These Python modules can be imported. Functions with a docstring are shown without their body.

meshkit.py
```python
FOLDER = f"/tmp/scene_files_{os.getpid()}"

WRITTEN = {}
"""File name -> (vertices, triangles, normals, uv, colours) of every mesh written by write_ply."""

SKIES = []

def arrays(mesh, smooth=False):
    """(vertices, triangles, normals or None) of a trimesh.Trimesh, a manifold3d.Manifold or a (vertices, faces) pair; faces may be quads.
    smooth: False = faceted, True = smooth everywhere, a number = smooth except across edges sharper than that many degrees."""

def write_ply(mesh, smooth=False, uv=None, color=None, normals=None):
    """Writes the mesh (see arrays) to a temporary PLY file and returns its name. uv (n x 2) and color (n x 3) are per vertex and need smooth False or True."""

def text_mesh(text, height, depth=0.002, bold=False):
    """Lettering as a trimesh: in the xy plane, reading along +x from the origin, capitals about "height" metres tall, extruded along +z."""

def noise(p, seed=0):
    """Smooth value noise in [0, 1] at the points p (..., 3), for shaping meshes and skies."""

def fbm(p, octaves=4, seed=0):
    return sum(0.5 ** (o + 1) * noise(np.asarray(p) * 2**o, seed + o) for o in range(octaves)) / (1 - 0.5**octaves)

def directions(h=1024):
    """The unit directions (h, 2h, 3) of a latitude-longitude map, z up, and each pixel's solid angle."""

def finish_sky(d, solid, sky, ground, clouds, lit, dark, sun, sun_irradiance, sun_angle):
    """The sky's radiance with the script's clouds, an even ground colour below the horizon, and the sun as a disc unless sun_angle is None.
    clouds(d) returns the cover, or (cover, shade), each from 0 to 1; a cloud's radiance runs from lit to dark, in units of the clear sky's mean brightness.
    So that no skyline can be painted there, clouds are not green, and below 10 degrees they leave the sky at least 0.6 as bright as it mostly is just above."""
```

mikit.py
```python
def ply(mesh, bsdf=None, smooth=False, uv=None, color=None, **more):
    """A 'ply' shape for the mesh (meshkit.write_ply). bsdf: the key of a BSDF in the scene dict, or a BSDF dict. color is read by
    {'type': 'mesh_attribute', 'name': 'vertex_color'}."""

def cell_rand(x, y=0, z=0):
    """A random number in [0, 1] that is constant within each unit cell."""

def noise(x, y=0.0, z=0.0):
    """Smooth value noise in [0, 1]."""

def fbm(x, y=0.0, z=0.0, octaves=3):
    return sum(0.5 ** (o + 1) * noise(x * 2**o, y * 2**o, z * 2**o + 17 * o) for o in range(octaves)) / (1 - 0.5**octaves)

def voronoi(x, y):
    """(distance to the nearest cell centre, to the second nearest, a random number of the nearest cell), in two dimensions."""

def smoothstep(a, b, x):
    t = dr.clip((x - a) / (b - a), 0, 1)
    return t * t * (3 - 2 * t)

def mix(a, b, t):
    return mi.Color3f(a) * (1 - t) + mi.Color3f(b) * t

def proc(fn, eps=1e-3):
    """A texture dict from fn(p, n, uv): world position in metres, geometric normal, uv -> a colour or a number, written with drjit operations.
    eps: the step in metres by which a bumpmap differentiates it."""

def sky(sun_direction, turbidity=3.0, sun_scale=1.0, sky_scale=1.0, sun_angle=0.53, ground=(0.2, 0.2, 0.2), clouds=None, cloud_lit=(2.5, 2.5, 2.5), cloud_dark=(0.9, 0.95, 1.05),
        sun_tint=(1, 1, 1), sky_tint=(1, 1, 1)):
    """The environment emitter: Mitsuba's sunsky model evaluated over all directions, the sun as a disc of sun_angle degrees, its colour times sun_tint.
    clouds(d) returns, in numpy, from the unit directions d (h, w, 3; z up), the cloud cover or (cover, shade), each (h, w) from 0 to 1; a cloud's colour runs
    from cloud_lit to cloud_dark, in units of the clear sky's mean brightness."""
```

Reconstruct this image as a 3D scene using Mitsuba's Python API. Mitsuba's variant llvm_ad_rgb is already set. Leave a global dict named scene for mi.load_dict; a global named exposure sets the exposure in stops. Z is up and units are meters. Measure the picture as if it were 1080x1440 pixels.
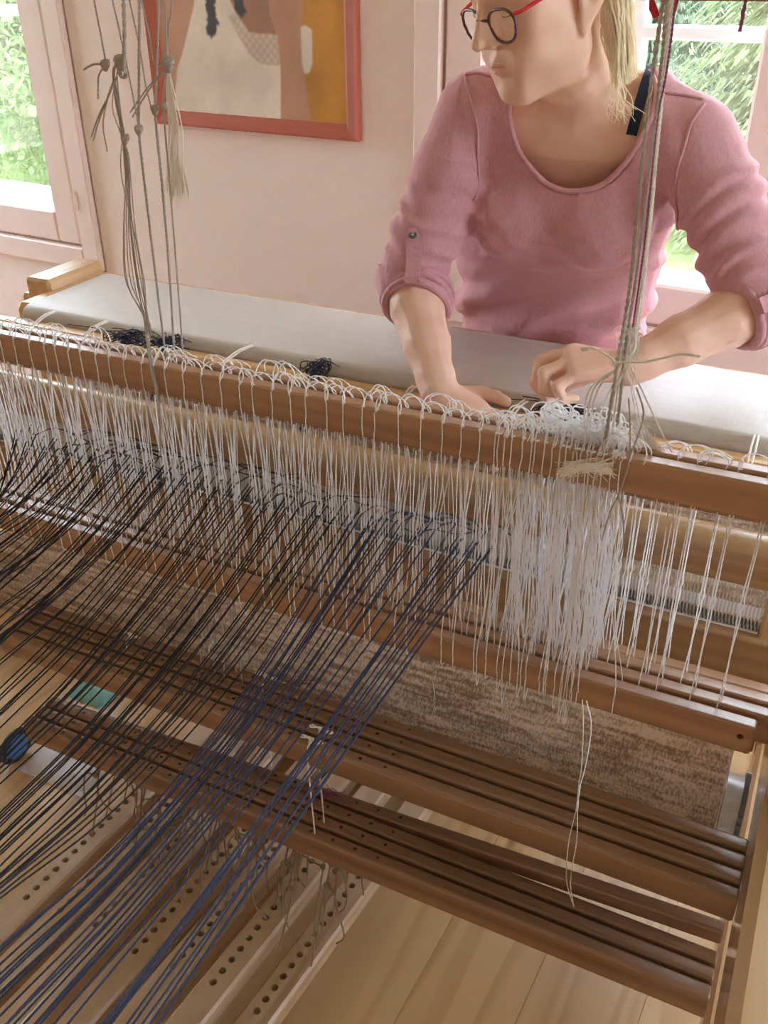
import math, random, numpy as np, trimesh, drjit as dr, mitsuba as mi
import manifold3d as m3
import mikit, meshkit
from mikit import proc, noise, fbm, voronoi, cell_rand, smoothstep, mix, ply

rng = np.random.default_rng(7)
random.seed(7)
T = mi.ScalarTransform4f
scene, labels = {}, {}

# ------------------------------------------------------------------ camera, sky, light, exposure
YAW, PITCH, ROLL, FOCAL = math.radians(26.1), math.radians(30.87), math.radians(.44), 1309.0
CAM = np.array([0, 0, 1.40])
_f = np.array([-math.sin(YAW) * math.cos(PITCH), math.cos(YAW) * math.cos(PITCH), -math.sin(PITCH)])
_r = np.array([math.cos(YAW), math.sin(YAW), 0.0])
_d = np.cross(_f, _r)
_d = -_d if _d[2] > 0 else _d
_r, _d = _r * math.cos(ROLL) + _d * math.sin(ROLL), _d * math.cos(ROLL) - _r * math.sin(ROLL)
scene['camera'] = {'type': 'perspective', 'fov': 2 * math.degrees(math.atan(540 / FOCAL)), 'fov_axis': 'x', 'near_clip': 0.02, 'far_clip': 200.0,
                   'to_world': T().look_at(origin=CAM.tolist(), target=(CAM + _f).tolist(), up=(-_d).tolist())}
exposure = 5.35


def overcast(d):
    c = np.ones(d.shape[:2]) * 0.97
    return c, 0.25 + 0.2 * np.sin(3 * d[..., 0] + 2 * d[..., 1])


scene['sky'] = mikit.sky((0.35, 0.75, 0.75), turbidity=4.0, sun_scale=0.0, sky_scale=1.0, ground=(0.25, 0.3, 0.18), clouds=overcast,
                         cloud_lit=(2.3, 2.6, 3.0), cloud_dark=(1.3, 1.52, 1.75))


# ------------------------------------------------------------------ helpers: image ray -> world, meshes, entries
def ray(x, y):
    return _f + (x - 540) / FOCAL * _r + (y - 720) / FOCAL * _d


def atY(x, y, Y):
    v = ray(x, y)
    return CAM + v * (Y / v[1])


def atZ(x, y, Z):
    v = ray(x, y)
    return CAM + v * ((Z - CAM[2]) / v[2])


def atX(x, y, X):
    v = ray(x, y)
    return CAM + v * (X / v[0])


RA = math.radians(-3.42)           # the room is turned a little against the loom
EX, EY = np.array([math.cos(RA), math.sin(RA), 0]), np.array([-math.sin(RA), math.cos(RA), 0])
ROOM = T().rotate([0, 0, 1], math.degrees(RA))


def room(x, y, z):
    return EX * x + EY * y + np.array([0, 0, z])


_used = {}


def key(name, parent=None):
    k = name if parent is None else parent + '__' + name
    n = _used.get(k, -1) + 1
    _used[k] = n
    return k if n == 0 else '%s_%03d' % (k, n)


def obj(name, mesh, bsdf, parent=None, label=None, cat=None, group=None, kind=None, smooth=False, **kw):
    k = key(name, parent)
    scene[k] = mesh if isinstance(mesh, dict) else ply(mesh, bsdf, smooth=smooth, **kw)
    info(k, label, cat, group, kind)
    return k


def info(k, label=None, cat=None, group=None, kind=None):
    d = {a: b for a, b in (('label', label), ('category', cat), ('group', group), ('kind', kind)) if b}
    if d:
        labels[k] = {**labels.get(k, {}), **d}


def thing(name, label=None, cat=None, group=None, kind=None):
    k = key(name)
    info(k, label, cat, group, kind)
    return k


def box(x0, x1, y0, y1, z0, z1, b=0.0):
    if b <= 0:
        m = trimesh.creation.box((x1 - x0, y1 - y0, z1 - z0))
        m.apply_translation(((x0 + x1) / 2, (y0 + y1) / 2, (z0 + z1) / 2))
        return m
    pts = []
    for sx in (0, 1):
        for sy in (0, 1):
            for sz in (0, 1):
                x, y, z = (x0, x1)[sx], (y0, y1)[sy], (z0, z1)[sz]
                dx, dy, dz = b * (1 - 2 * sx), b * (1 - 2 * sy), b * (1 - 2 * sz)
                pts += [(x + dx, y + dy, z), (x + dx, y, z + dz), (x, y + dy, z + dz)]
    return trimesh.convex.convex_hull(np.array(pts))


def man(mesh):
    return m3.Manifold(m3.Mesh(np.asarray(mesh.vertices, np.float32), np.asarray(mesh.faces, np.uint32)))


def tri(m):
    q = m.to_mesh()
    return trimesh.Trimesh(q.vert_properties[:, :3].astype(float), q.tri_verts, process=False)


def rounded_profile(h, w, r, n=5, bottom=None):
    """Cross-section points (y, z) of a slat of thickness w and height h with rounded top, z from 0 down to -h."""
    rb = r if bottom is None else bottom
    pts = []
    for cy, cz, a0, rr in ((w - r, -r, 0, r), (r, -r, 90, r), (rb, -h + rb, 180, rb), (w - rb, -h + rb, 270, rb)):
        for t in np.linspace(a0, a0 + 90, n):
            pts.append((cy + rr * math.cos(math.radians(t)), cz + rr * math.sin(math.radians(t))))
    return np.array(pts)


def slat_x(x0, x1, y0, ztop, h, w, r, bottom=None, end=0.003):
    """A slat along X, y from y0 to y0 + w, top at ztop, rounded edges and eased ends."""
    p = rounded_profile(h, w, r, bottom=bottom)
    c = p.mean(0)
    pts = []
    for x, s in ((x0, .82), (x0 + end, 1), (x1 - end, 1), (x1, .82)):
        q = c + (p - c) * (1 - (1 - s) * min(1, end / max(w, 1e-6) * 3))
        pts += [(x, y0 + a, ztop + b) for a, b in q]
    return trimesh.convex.convex_hull(np.array(pts))


def spline(pts, n):
    """Catmull-Rom through the points, n samples per span."""
    p = np.asarray(pts, float)
    if len(p) < 3:
        return p[0] + (p[-1] - p[0]) * np.linspace(0, 1, n + 1)[:, None]
    q = np.vstack([2 * p[0] - p[1], p, 2 * p[-1] - p[-2]])
    out, t = [], np.linspace(0, 1, n, endpoint=False)[:, None]
    for i in range(1, len(q) - 2):
        a, b, c, d = q[i - 1:i + 3]
        out.append(.5 * (2 * b + (c - a) * t + (2 * a - 5 * b + 4 * c - d) * t ** 2 + (3 * b - a - 3 * c + d) * t ** 3))
    return np.vstack(out + [p[-1:]])


def tube(pts, r, sides=5, cap=True):
    p = np.asarray(pts, float)
    keep = np.r_[True, np.linalg.norm(np.diff(p, axis=0), axis=1) > 1e-6]
    r = np.asarray(r, float) * np.ones(len(p))
    p, r = p[keep], r[keep]
    t = np.gradient(p, axis=0)
    t /= np.maximum(np.linalg.norm(t, axis=1, keepdims=True), 1e-9)
    u = np.cross(t[0], [0.31, 0.85, 0.42])
    u /= np.linalg.norm(u)
    rings, a = [], np.arange(sides) * 2 * np.pi / sides
    for i in range(len(p)):
        u = u - t[i] * (u @ t[i])
        u /= max(np.linalg.norm(u), 1e-9)
        v = np.cross(t[i], u)
        rings.append(p[i] + r[i] * (np.cos(a)[:, None] * u + np.sin(a)[:, None] * v))
    V = np.vstack(rings)
    n, s = len(p), sides
    i, j = np.meshgrid(np.arange(n - 1), np.arange(s), indexing='ij')
    A, B, Cc, D = i * s + j, i * s + (j + 1) % s, (i + 1) * s + (j + 1) % s, (i + 1) * s + j
    F = np.vstack([np.stack([A, B, Cc], -1).reshape(-1, 3), np.stack([A, Cc, D], -1).reshape(-1, 3)])
    if cap:
        V = np.vstack([V, p[:1], p[-1:]])
        k = np.arange(s)
        F = np.vstack([F, np.stack([np.full(s, n * s), (k + 1) % s, k], -1), np.stack([np.full(s, n * s + 1), (n - 1) * s + k, (n - 1) * s + (k + 1) % s], -1)])
    return trimesh.Trimesh(V, F, process=False)


def cat_(ms):
    return trimesh.util.concatenate(list(ms))


def rgb(*c):
    return {'type': 'rgb', 'value': list(c)}


def mat(name, color, rough=.5, spec=.5, **kw):
    scene[name] = {'type': 'twosided', 'b': {'type': 'principled', 'base_color': color if isinstance(color, dict) else rgb(*color), 'roughness': rough, 'specular': spec, **kw}}
    return name


# ------------------------------------------------------------------ materials
def wood_fn(light, dark, axis, scale=1.0, knots=0.0):
    def fn(p, n, uv):
        a, b, c = (p.x, p.y, p.z) if axis == 0 else (p.y, p.x, p.z)
        w = fbm(a * 1.3 * scale, b * 9 * scale, c * 9 * scale, 2)
        ring = noise(a * 1.1 * scale + 3, (b * 60 + w * 10) * scale, c * 60 * scale)
        fine = noise(a * 14, b * 700, c * 700)
        t = dr.clip(.58 * smoothstep(.25, .8, ring) + .30 * w + .16 * fine, 0, 1)
        return mix(light, dark, t)
    return fn


def mat_wood(name, light, dark, axis, alpha=.16):
    scene[name] = {'type': 'roughplastic', 'diffuse_reflectance': proc(wood_fn(light, dark, axis)), 'alpha': alpha * .55, 'int_ior': 1.68}
    return name


mat_wood('wood_shaft', (.49, .29, .175), (.31, .165, .095), 0, .13)
mat_wood('wood_lamm', (.34, .20, .118), (.20, .105, .056), 0, .14)
mat_wood('wood_pine_x', (.74, .47, .22), (.55, .30, .115), 0, .18)
mat_wood('wood_pine_y', (.70, .46, .24), (.54, .32, .15), 1, .18)
mat_wood('wood_treadle', (.60, .44, .30), (.44, .29, .17), 1, .18)
mat_wood('wood_rail', (.62, .43, .25), (.53, .35, .19), 1, .10)


def floor_fn(p, n, uv):
    u = p.x * EX[0] + p.y * EX[1]
    v = p.x * EY[0] + p.y * EY[1]
    k = dr.floor((u + .397) / .163)
    tone = cell_rand(k, 3, 5)
    w = fbm(v * 1.4 + k * 9, u * 9, 0, 3)
    ring = noise(v * .9 + k * 5, (u * 70 + w * 9), k)
    t = dr.clip(.25 * tone + .35 * smoothstep(.3, .8, ring) + .35 * w, 0, 1)
    c = mix((.68, .47, .245), (.46, .275, .12), t)
    f1, f2, fr = voronoi(u / .163 + 40, v * 1.1 + k * 3.7)
    kn = smoothstep(.09, .02, f1) * smoothstep(.6, .65, fr)
    return mix(c, (.16, .07, .03), kn * .85)


scene['floor_wood'] = {'type': 'roughplastic', 'diffuse_reflectance': proc(floor_fn), 'alpha': .12, 'int_ior': 1.5}


def linen_fn(p, n, uv):
    w = noise(p.x * 900, p.y * 60, p.z * 60) * .5 + noise(p.x * 60, p.y * 900, p.z * 900) * .5
    s = fbm(p.x * 5, p.y * 160, p.z * 160, 2)
    return mix((.50, .455, .41), (.37, .33, .29), dr.clip(.6 * w + .3 * s, 0, 1))


mat('linen', proc(linen_fn), .45, .8, sheen=.7)


def apron_hang_fn(p, n, uv):
    s = fbm(p.x * 22, p.z * 300, 0, 3)
    t = noise(p.x * 500, p.z * 420, 3)
    b = fbm(p.x * 5 + 7, p.z * 16, 1, 2)
    k = smoothstep(.26, .74, .56 * s + .28 * t + .16 * b)
    return mix((.33, .23, .15), (.84, .74, .62), k)


scene['linen_hanging'] = {'type': 'principledthin', 'base_color': proc(apron_hang_fn), 'roughness': .9, 'diff_trans': .9}


def wall_fn(p, n, uv):
    w = fbm(p.x * 40, p.y * 40, p.z * 40, 2)
    return mix((.80, .685, .635), (.83, .72, .675), w)


mat('wall_paint', proc(wall_fn), .8, .2)
mat('trim_paint', (.80, .67, .63), .38, .5)
mat('trim_groove', (.36, .25, .20), .7, .2)
mat('white_paint', (.88, .88, .88), .4, .5)
mat('ceiling_paint', (.70, .66, .60), .9, .1)
scene['glass'] = {'type': 'thindielectric', 'int_ior': 1.5}
scene['heddle_cord'] = {'type': 'principledthin', 'base_color': rgb(.95, .95, .96), 'roughness': .45, 'diff_trans': .8, 'spec_reflect_scale' if False else 'eta': 1.45}
mat('warp_black', (.016, .010, .012), .6, .25)
mat('warp_navy', (.020, .023, .058), .6, .3)
mat('knot_navy', (.018, .019, .040), .6, .35)
mat('cord_linen', (.42, .365, .345), .8, .2)
mat('cord_pale', (.76, .73, .70), .8, .2)
mat('cord_white', (.80, .77, .72), .7, .2)
mat('cord_red', (.55, .04, .06), .7, .2)
mat('cord_plum', (.28, .10, .20), .7, .2)
mat('steel', (.60, .62, .64), .34, .6, metallic=.35)
mat('steel_dark', (.20, .21, .23), .35, .5, metallic=.8)
mat_wood('wood_beater', (.50, .32, .17), (.34, .195, .09), 0, .18)
mat('dent_grey', (.70, .67, .63), .35, .5)
scene['white_paper'] = {'type': 'principledthin', 'base_color': rgb(.93, .93, .95), 'roughness': .6, 'diff_trans': 1.4}
mat('cord_brown', (.27, .20, .14), .8, .2)
mat('yarn_dull', (.20, .085, .085), .8, .1)
mat('hole_dark', (.02, .012, .008), .9, .1)
mat('frame_red', (.44, .115, .075), .42, .5)

# ------------------------------------------------------------------ setting
D = 2.05
WX0, WX1, RY, ZC = -3.9, 2.0, -2.6, 2.55


def room_obj(name, mesh, bsdf, parent=None, kind=None, smooth=False, label=None):
    mesh = mesh.copy()
    mesh.apply_transform(np.array(ROOM.matrix, float))
    return obj(name, mesh, bsdf, parent, kind=kind, smooth=smooth, label=label)


def wall_with_holes(b, holes):
    m = man(box(*b))
    for h in holes:
        m = m - man(box(*h))
    return tri(m)


fl = room_obj('floor', box(WX0 - .2, WX1 + .2, RY - .2, D + .2, -.08, -.024), 'hole_dark', kind='structure')
i = 0
x = -.397 - .163 * 22
while x < WX1:
    y = RY
    cut = [RY, D] if i % 3 else [RY, .1 + .35 * ((i * 7) % 5 - 2), D]
    for y0, y1 in zip(cut[:-1], cut[1:]):
        room_obj('board', box(x + .0003, x + .163 - .0003, y0 + .0003, y1 - .0003, -.024, 0, .0007), 'floor_wood', fl)
    x += .163
    i += 1
W1 = (-3.20, -2.30, .70, 2.2)     # left window opening (x0, x1, z0, z1)
W2 = (-.90, .46, .74, 2.2)         # right window opening, a double casement with a post between
room_obj('wall_back', wall_with_holes((WX0 - .2, WX1 + .2, D, D + .2, 0, ZC), [(a - .06, b + .06, D - 1, D + 1, c - .06, d + .06) for a, b, c, d in (W1, W2)]), 'wall_paint', kind='structure')
room_obj('wall_left', wall_with_holes((WX0 - .2, WX0, RY - .2, D, 0, ZC), [(WX0 - 1, WX0 + 1, .9, 1.95, .6, 2.3)]), 'wall_paint', kind='structure')
room_obj('wall_right', wall_with_holes((WX1, WX1 + .2, RY - .2, D, 0, ZC), [(WX1 - 1, WX1 + 1, .6, 1.95, .6, 2.3)]), 'wall_paint', kind='structure')
room_obj('wall_rear', box(WX0 - .2, WX1 + .2, RY - .2, RY, 0, ZC), 'wall_paint', kind='structure')
room_obj('ceiling', box(WX0 - .2, WX1 + .2, RY - .2, D + .2, ZC, ZC + .1), 'ceiling_paint', kind='structure')


def ring_frame(x0, x1, z0, z1, w, y0, y1, b=.004):
    ms = [box(x0, x0 + w, y0, y1, z0, z1, b), box(x1 - w, x1, y0, y1, z0, z1, b), box(x0 + w, x1 - w, y0, y1, z0, z0 + w, b), box(x0 + w, x1 - w, y0, y1, z1 - w, z1, b)]
    return ms


def window(name, W, bars):
    x0, x1, z0, z1 = W
    k = thing(name, kind='structure')
    for m in ring_frame(x0 - .165, x1 + .165, z0 - .125, z1 + .165, .065, D - .022, D + .004):
        room_obj('casing', m, 'trim_paint', k)
    for m in ring_frame(x0 - .091, x1 + .091, z0 - .052, z1 + .091, .091, D - .014, D + .03, .006):
        room_obj('sash', m, 'trim_paint', k)
    # shadow gap between sash and casing
    room_obj('gap', cat_(ring_frame(x0 - .102, x1 + .102, z0 - .062, z1 + .102, .014, D - .003, D + .004, 0)), 'trim_groove', k)
    room_obj('outer_gap', cat_(ring_frame(x0 - .169, x1 + .169, z0 - .129, z1 + .169, .010, D - .003, D + .004, 0)), 'trim_groove', k)
    for m in ring_frame(x0 - .05, x1 + .05, z0 - .03, z1 + .05, .05, D + .10, D + .15):
        room_obj('outer_sash', m, 'white_paint', k)
    for (a, b, c, d) in bars:
        room_obj('glazing_bar', box(a, b, D + .10, D + .14, c, d, .005), 'white_paint', k)
    room_obj('outer_sill', box(x0 - .06, x1 + .06, D + .03, D + .30, z0 - .05, z0 - .01, .004), 'white_paint', k)
    for y in (D + .012, D + .125):
        pm = box(x0 - .01, x1 + .01, y, y + .0001, z0 - .01, z1 + .01)
        pane = trimesh.Trimesh([(x0 - .01, y, z0 - .01), (x1 + .01, y, z0 - .01), (x1 + .01, y, z1 + .01), (x0 - .01, y, z1 + .01)], [(0, 1, 2), (0, 2, 3)], process=False)
        room_obj('pane', pane, 'glass', k)
    return k


w1 = window('window_1', W1, [(W1[0], W1[1] + .05, 1.255, 1.285), (W1[0] - .05, W1[1] + .05, .70, .77)])
room_obj('hinge', cat_([tube([(W1[1] + .112, D - .024, z) for z in (.765, .80)], .006, 8), tube([(W1[1] + .112, D - .024, z) for z in (.755, .81)], .004, 8)]), 'trim_paint', w1)
w2 = window('window_2', W2, [(W2[0], W2[1] + .05, 1.246, 1.274), (-.621, -.588, .7, 2.2), (W2[0] - .05, W2[1] + .05, .69, .765)])
room_obj('post', box(-.335, -.225, D - .012, D + .03, W2[2] + .001, W2[3] - .001, .006), 'trim_paint', w2)
room_obj('post', box(-.315, -.245, D + .03, D + .15, W2[2] - .03, W2[3], .004), 'white_paint', w2)
room_obj('baseboard_back', box(WX0, WX1, D - .016, D, 0, .09, .004), 'trim_paint', kind='structure')

# ------------------------------------------------------------------ outside the windows
def grass_fn(p, n, uv):
    return mix((.13, .20, .05), (.20, .28, .08), fbm(p.x * 3, p.y * 3, 0, 3))


mat('grass', proc(grass_fn), .9, .1)
mat('bark', (.12, .09, .07), .9, .1)
for nm, c in (('needles', (.30, .36, .20)), ('needles_blue', (.26, .33, .24)), ('leaves', (.36, .45, .24))):
    scene[nm] = {'type': 'principledthin', 'base_color': rgb(*c), 'roughness': .7, 'diff_trans': 1.0}
room_obj('lawn', box(-30, 20, D + .3, 45, -.66, -.60), 'grass', kind='structure')
tr = np.random.default_rng(11)


def spruce(x, y, h, rad, bsdf, label, n=42000):
    k = thing('spruce_tree', label, 'tree')
    room_obj('trunk', tube([(x, y, -.62), (x, y, -.62 + h * .97)], [.13 * h / 7, .02], 8), 'bark', k)
    t = tr.uniform(0, 1, n) ** .75
    t = np.clip(np.round(t * 26) / 26 + tr.normal(0, .008, n), 0, 1)
    a = tr.uniform(0, 2 * np.pi, n)
    f = tr.uniform(.25, 1, n) ** .7
    R = rad * (1 - t) ** .85 * (.75 + .25 * np.sin(a * 7 + t * 60)) * f + .05
    z = -.55 + h * t - .30 * R + tr.normal(0, .03, n)
    c = np.stack([x + R * np.cos(a), y + R * np.sin(a), z], 1)
    L = tr.uniform(.045, .11, n) * .75
    d = np.stack([np.cos(a), np.sin(a), -.45 + tr.normal(0, .15, n)], 1) * L[:, None]
    s = np.stack([-np.sin(a), np.cos(a), tr.normal(0, .3, n)], 1) * (L * .30)[:, None]
    V = np.stack([c - d * .4 + s * .3, c - d * .1 - s, c + d + [0, 0, -.04], c + s], 1).reshape(-1, 3)
    i = np.arange(n)[:, None] * 4
    room_obj('foliage', trimesh.Trimesh(V, np.vstack([i + [0, 1, 2], i + [0, 2, 3]]), process=False), bsdf, k, label='hanging green needle sprays')


def leafy(x, y, z0, h, rad, label, n=34000):
    k = thing('leafy_tree', label, 'tree')
    room_obj('trunk', tube(spline([(x, y, -.62), (x + .1, y, z0), (x - .05, y + .05, z0 + h * .5)], 4), [.10, .095, .09, .085, .08, .07, .06, .05, .04], 8), 'bark', k)
    u = tr.normal(0, 1, (n, 3)); u /= np.linalg.norm(u, axis=1, keepdims=True)
    rr = (tr.uniform(.3, 1, n) ** .5) * (1 + .25 * np.sin(u[:, 0] * 9) * np.sin(u[:, 2] * 8 + 1))
    c = u * rr[:, None] * [rad, rad, h * .5] + [x, y, z0 + h * .45]
    a, b = tr.normal(0, 1, (n, 3)) * .025, tr.normal(0, 1, (n, 3)) * .025
    V = np.stack([c - a, c - b * .6, c + a, c + b * .6], 1).reshape(-1, 3)
    i = np.arange(n)[:, None] * 4
    room_obj('foliage', trimesh.Trimesh(V, np.vstack([i + [0, 1, 2], i + [0, 2, 3]]), process=False), 'leaves', k)


spruce(-.7, 8.2, 4.6, 1.9, 'needles', 'green spruce standing nearest the house, behind the woman in the right window')
spruce(1.1, 9.4, 5.0, 2.2, 'needles', 'spruce seen at the right edge of the right window')
spruce(-2.8, 10.5, 5.4, 2.5, 'needles_blue', 'spruce beyond the lawn between the two windows')
spruce(.2, 13.5, 6.5, 3.0, 'needles_blue', 'tall bluish spruce farther back in the right window')
spruce(-11.5, 12.5, 6, 3.0, 'needles_blue', 'bluish spruce behind the leafy tree in the left window')
leafy(-7.2, 6.6, -.3, 3.4, 1.55, 'bright light green leafy tree in the left window')
leafy(-8.9, 8.2, -.3, 3.4, 1.6, 'leafy tree half hidden by the left window frame')

# ------------------------------------------------------------------ picture on the wall
def wallxy(x, y, dd=D - .02):
    v = ray(x, y)
    P = CAM + v * (dd / (v @ EY))
    return np.array([P @ EX, P[2]])


PW = (-1.838, -1.212, 1.018, 1.86)
pic = thing('framed_picture', 'red framed picture of a seated figure in a white top, hanging on the pale wall', 'picture')
fw = .036
for a, b in (((PW[0], PW[2]), (PW[1], PW[2])), ((PW[1], PW[2]), (PW[1], PW[3])), ((PW[1], PW[3]), (PW[0], PW[3])), ((PW[0], PW[3]), (PW[0], PW[2]))):
    a, b = np.array(a), np.array(b)
    t = (b - a) / np.linalg.norm(b - a)
    n_ = np.array([-t[1], t[0]])
    pts = []
    for w0, h0 in ((0, 0), (0, .018), (.006, .024), (.026, .020), (fw, .012), (fw, 0)):
        for e, s in ((a, 1), (b, -1)):
            q = e + t * s * w0 + n_ * w0
            pts.append((q[0], D - .002 - h0, q[1]))
    room_obj('frame_side', trimesh.convex.convex_hull(np.array(pts)), 'frame_red', pic)
nx_, nz_ = 380, 540
gx_, gz_ = np.meshgrid(np.linspace(PW[0] + .03, PW[1] - .03, nx_), np.linspace(PW[2] + .03, PW[3] - .03, nz_), indexing='ij')
from shapely.geometry import Polygon
import shapely


def inside(poly):
    return shapely.contains_xy(Polygon([wallxy(*q) for q in poly]).buffer(0), gx_, gz_)


col = np.zeros(gx_.shape + (3,))
nzs = meshkit.fbm(np.stack([gx_ * 14, gz_ * 14, gx_ * 0], -1))
fine = meshkit.noise(np.stack([gx_ * 160, gz_ * 160, gx_ * 0], -1))
col[:] = (.56, .275, .065)
col *= (.85 + .3 * nzs)[..., None]
SKN, WHT, DRK = np.array((.52, .29, .205)), np.array((.74, .655, .575)), np.array((.075, .075, .085))
for poly, c in ((((180, 220), (247, 160), (243, 130), (262, 40), (275, -20), (290, -420), (170, -420)), SKN * 1.02),
                (((300, 10), (330, 21), (348, 46), (390, 52), (400, 0), (410, -140), (300, -160)), SKN * .72),
                (((372, -60), (420, -60), (425, 0), (421, 40), (424, 100), (438, 182), (391, 182), (394, 95), (390, 60), (376, 20)), SKN),
                (((420, 38), (427, 36), (436, 42), (437, 90), (433, 102), (426, 105), (422, 90)), WHT),
                (((272, -10), (268, 16), (253, 77), (246, 97), (243, 148), (243, 190), (392, 190), (392, 92), (387, 49), (348, 46), (330, 21), (316, -10)), WHT)):
    col[inside(poly)] = c
m_ = inside(((244, 160), (243, 190), (392, 190), (392, 92), (387, 49), (348, 46), (330, 21), (316, -10), (272, -10), (253, 77)))
col[m_] *= (.9 + .22 * nzs)[m_][:, None]
lace = inside(((326, 18), (348, 46), (387, 49), (392, 93), (366, 91), (348, 78), (332, 50), (318, 25)))
ph = np.abs(np.sin((gx_ + gz_) * 150)) * np.abs(np.sin((gx_ - gz_) * 150))
col[lace] = (np.array((.66, .54, .46)) * (.78 + .26 * ph[lace][:, None]))
for poly in (((282, -40), (299, -40), (300, 10), (304, 34), (299, 50), (294, 55), (288, 46), (288, 20)), ((312, -60), (341, -60), (340, 5), (344, 18), (338, 26), (328, 16))):
    pp_ = shapely.contains_xy(Polygon([wallxy(*q) for q in poly]).buffer(0), gx_ + .010 * (fine - .5), gz_ + .012 * (nzs - .5))
    col[pp_] = DRK
hd = inside(((285, -60), (420, -60), (430, -300), (280, -300)))
col[hd] = SKN * .95
cc_ = wallxy(345, -170)
el = ((gx_ - cc_[0]) / .125) ** 2 + ((gz_ - cc_[1]) / .16) ** 2
col[el < 1] = DRK
el = ((gx_ - cc_[0] - .005) / .085) ** 2 + ((gz_ - cc_[1] + .045) / .12) ** 2
col[el < 1] = SKN
from scipy.ndimage import gaussian_filter
col = gaussian_filter(col, (1.3, 1.3, 0)) * (.80 + .42 * gaussian_filter(meshkit.fbm(np.stack([gx_ * 9 + 3, gz_ * 7, gx_ * 0], -1)), 6))[..., None]
col *= (.97 + .06 * fine)[..., None]
q_ = np.arange(nx_ * nz_).reshape(nx_, nz_)
a_, b_, c_, d_ = q_[:-1, :-1].ravel(), q_[1:, :-1].ravel(), q_[1:, 1:].ravel(), q_[:-1, 1:].ravel()
pm = trimesh.Trimesh(np.stack([gx_, np.full_like(gx_, D - .012), gz_], -1).reshape(-1, 3), np.vstack([np.stack([a_, b_, c_], 1), np.stack([a_, c_, d_], 1)]), process=False)
pm.apply_transform(np.array(ROOM.matrix, float))
scene['print_paper'] = {'type': 'twosided', 'b': {'type': 'principled', 'base_color': {'type': 'mesh_attribute', 'name': 'vertex_color'}, 'roughness': .5, 'specular': .3}}
obj('print', pm, 'print_paper', pic, color=np.clip(col, 0, 1).reshape(-1, 3))

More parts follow.
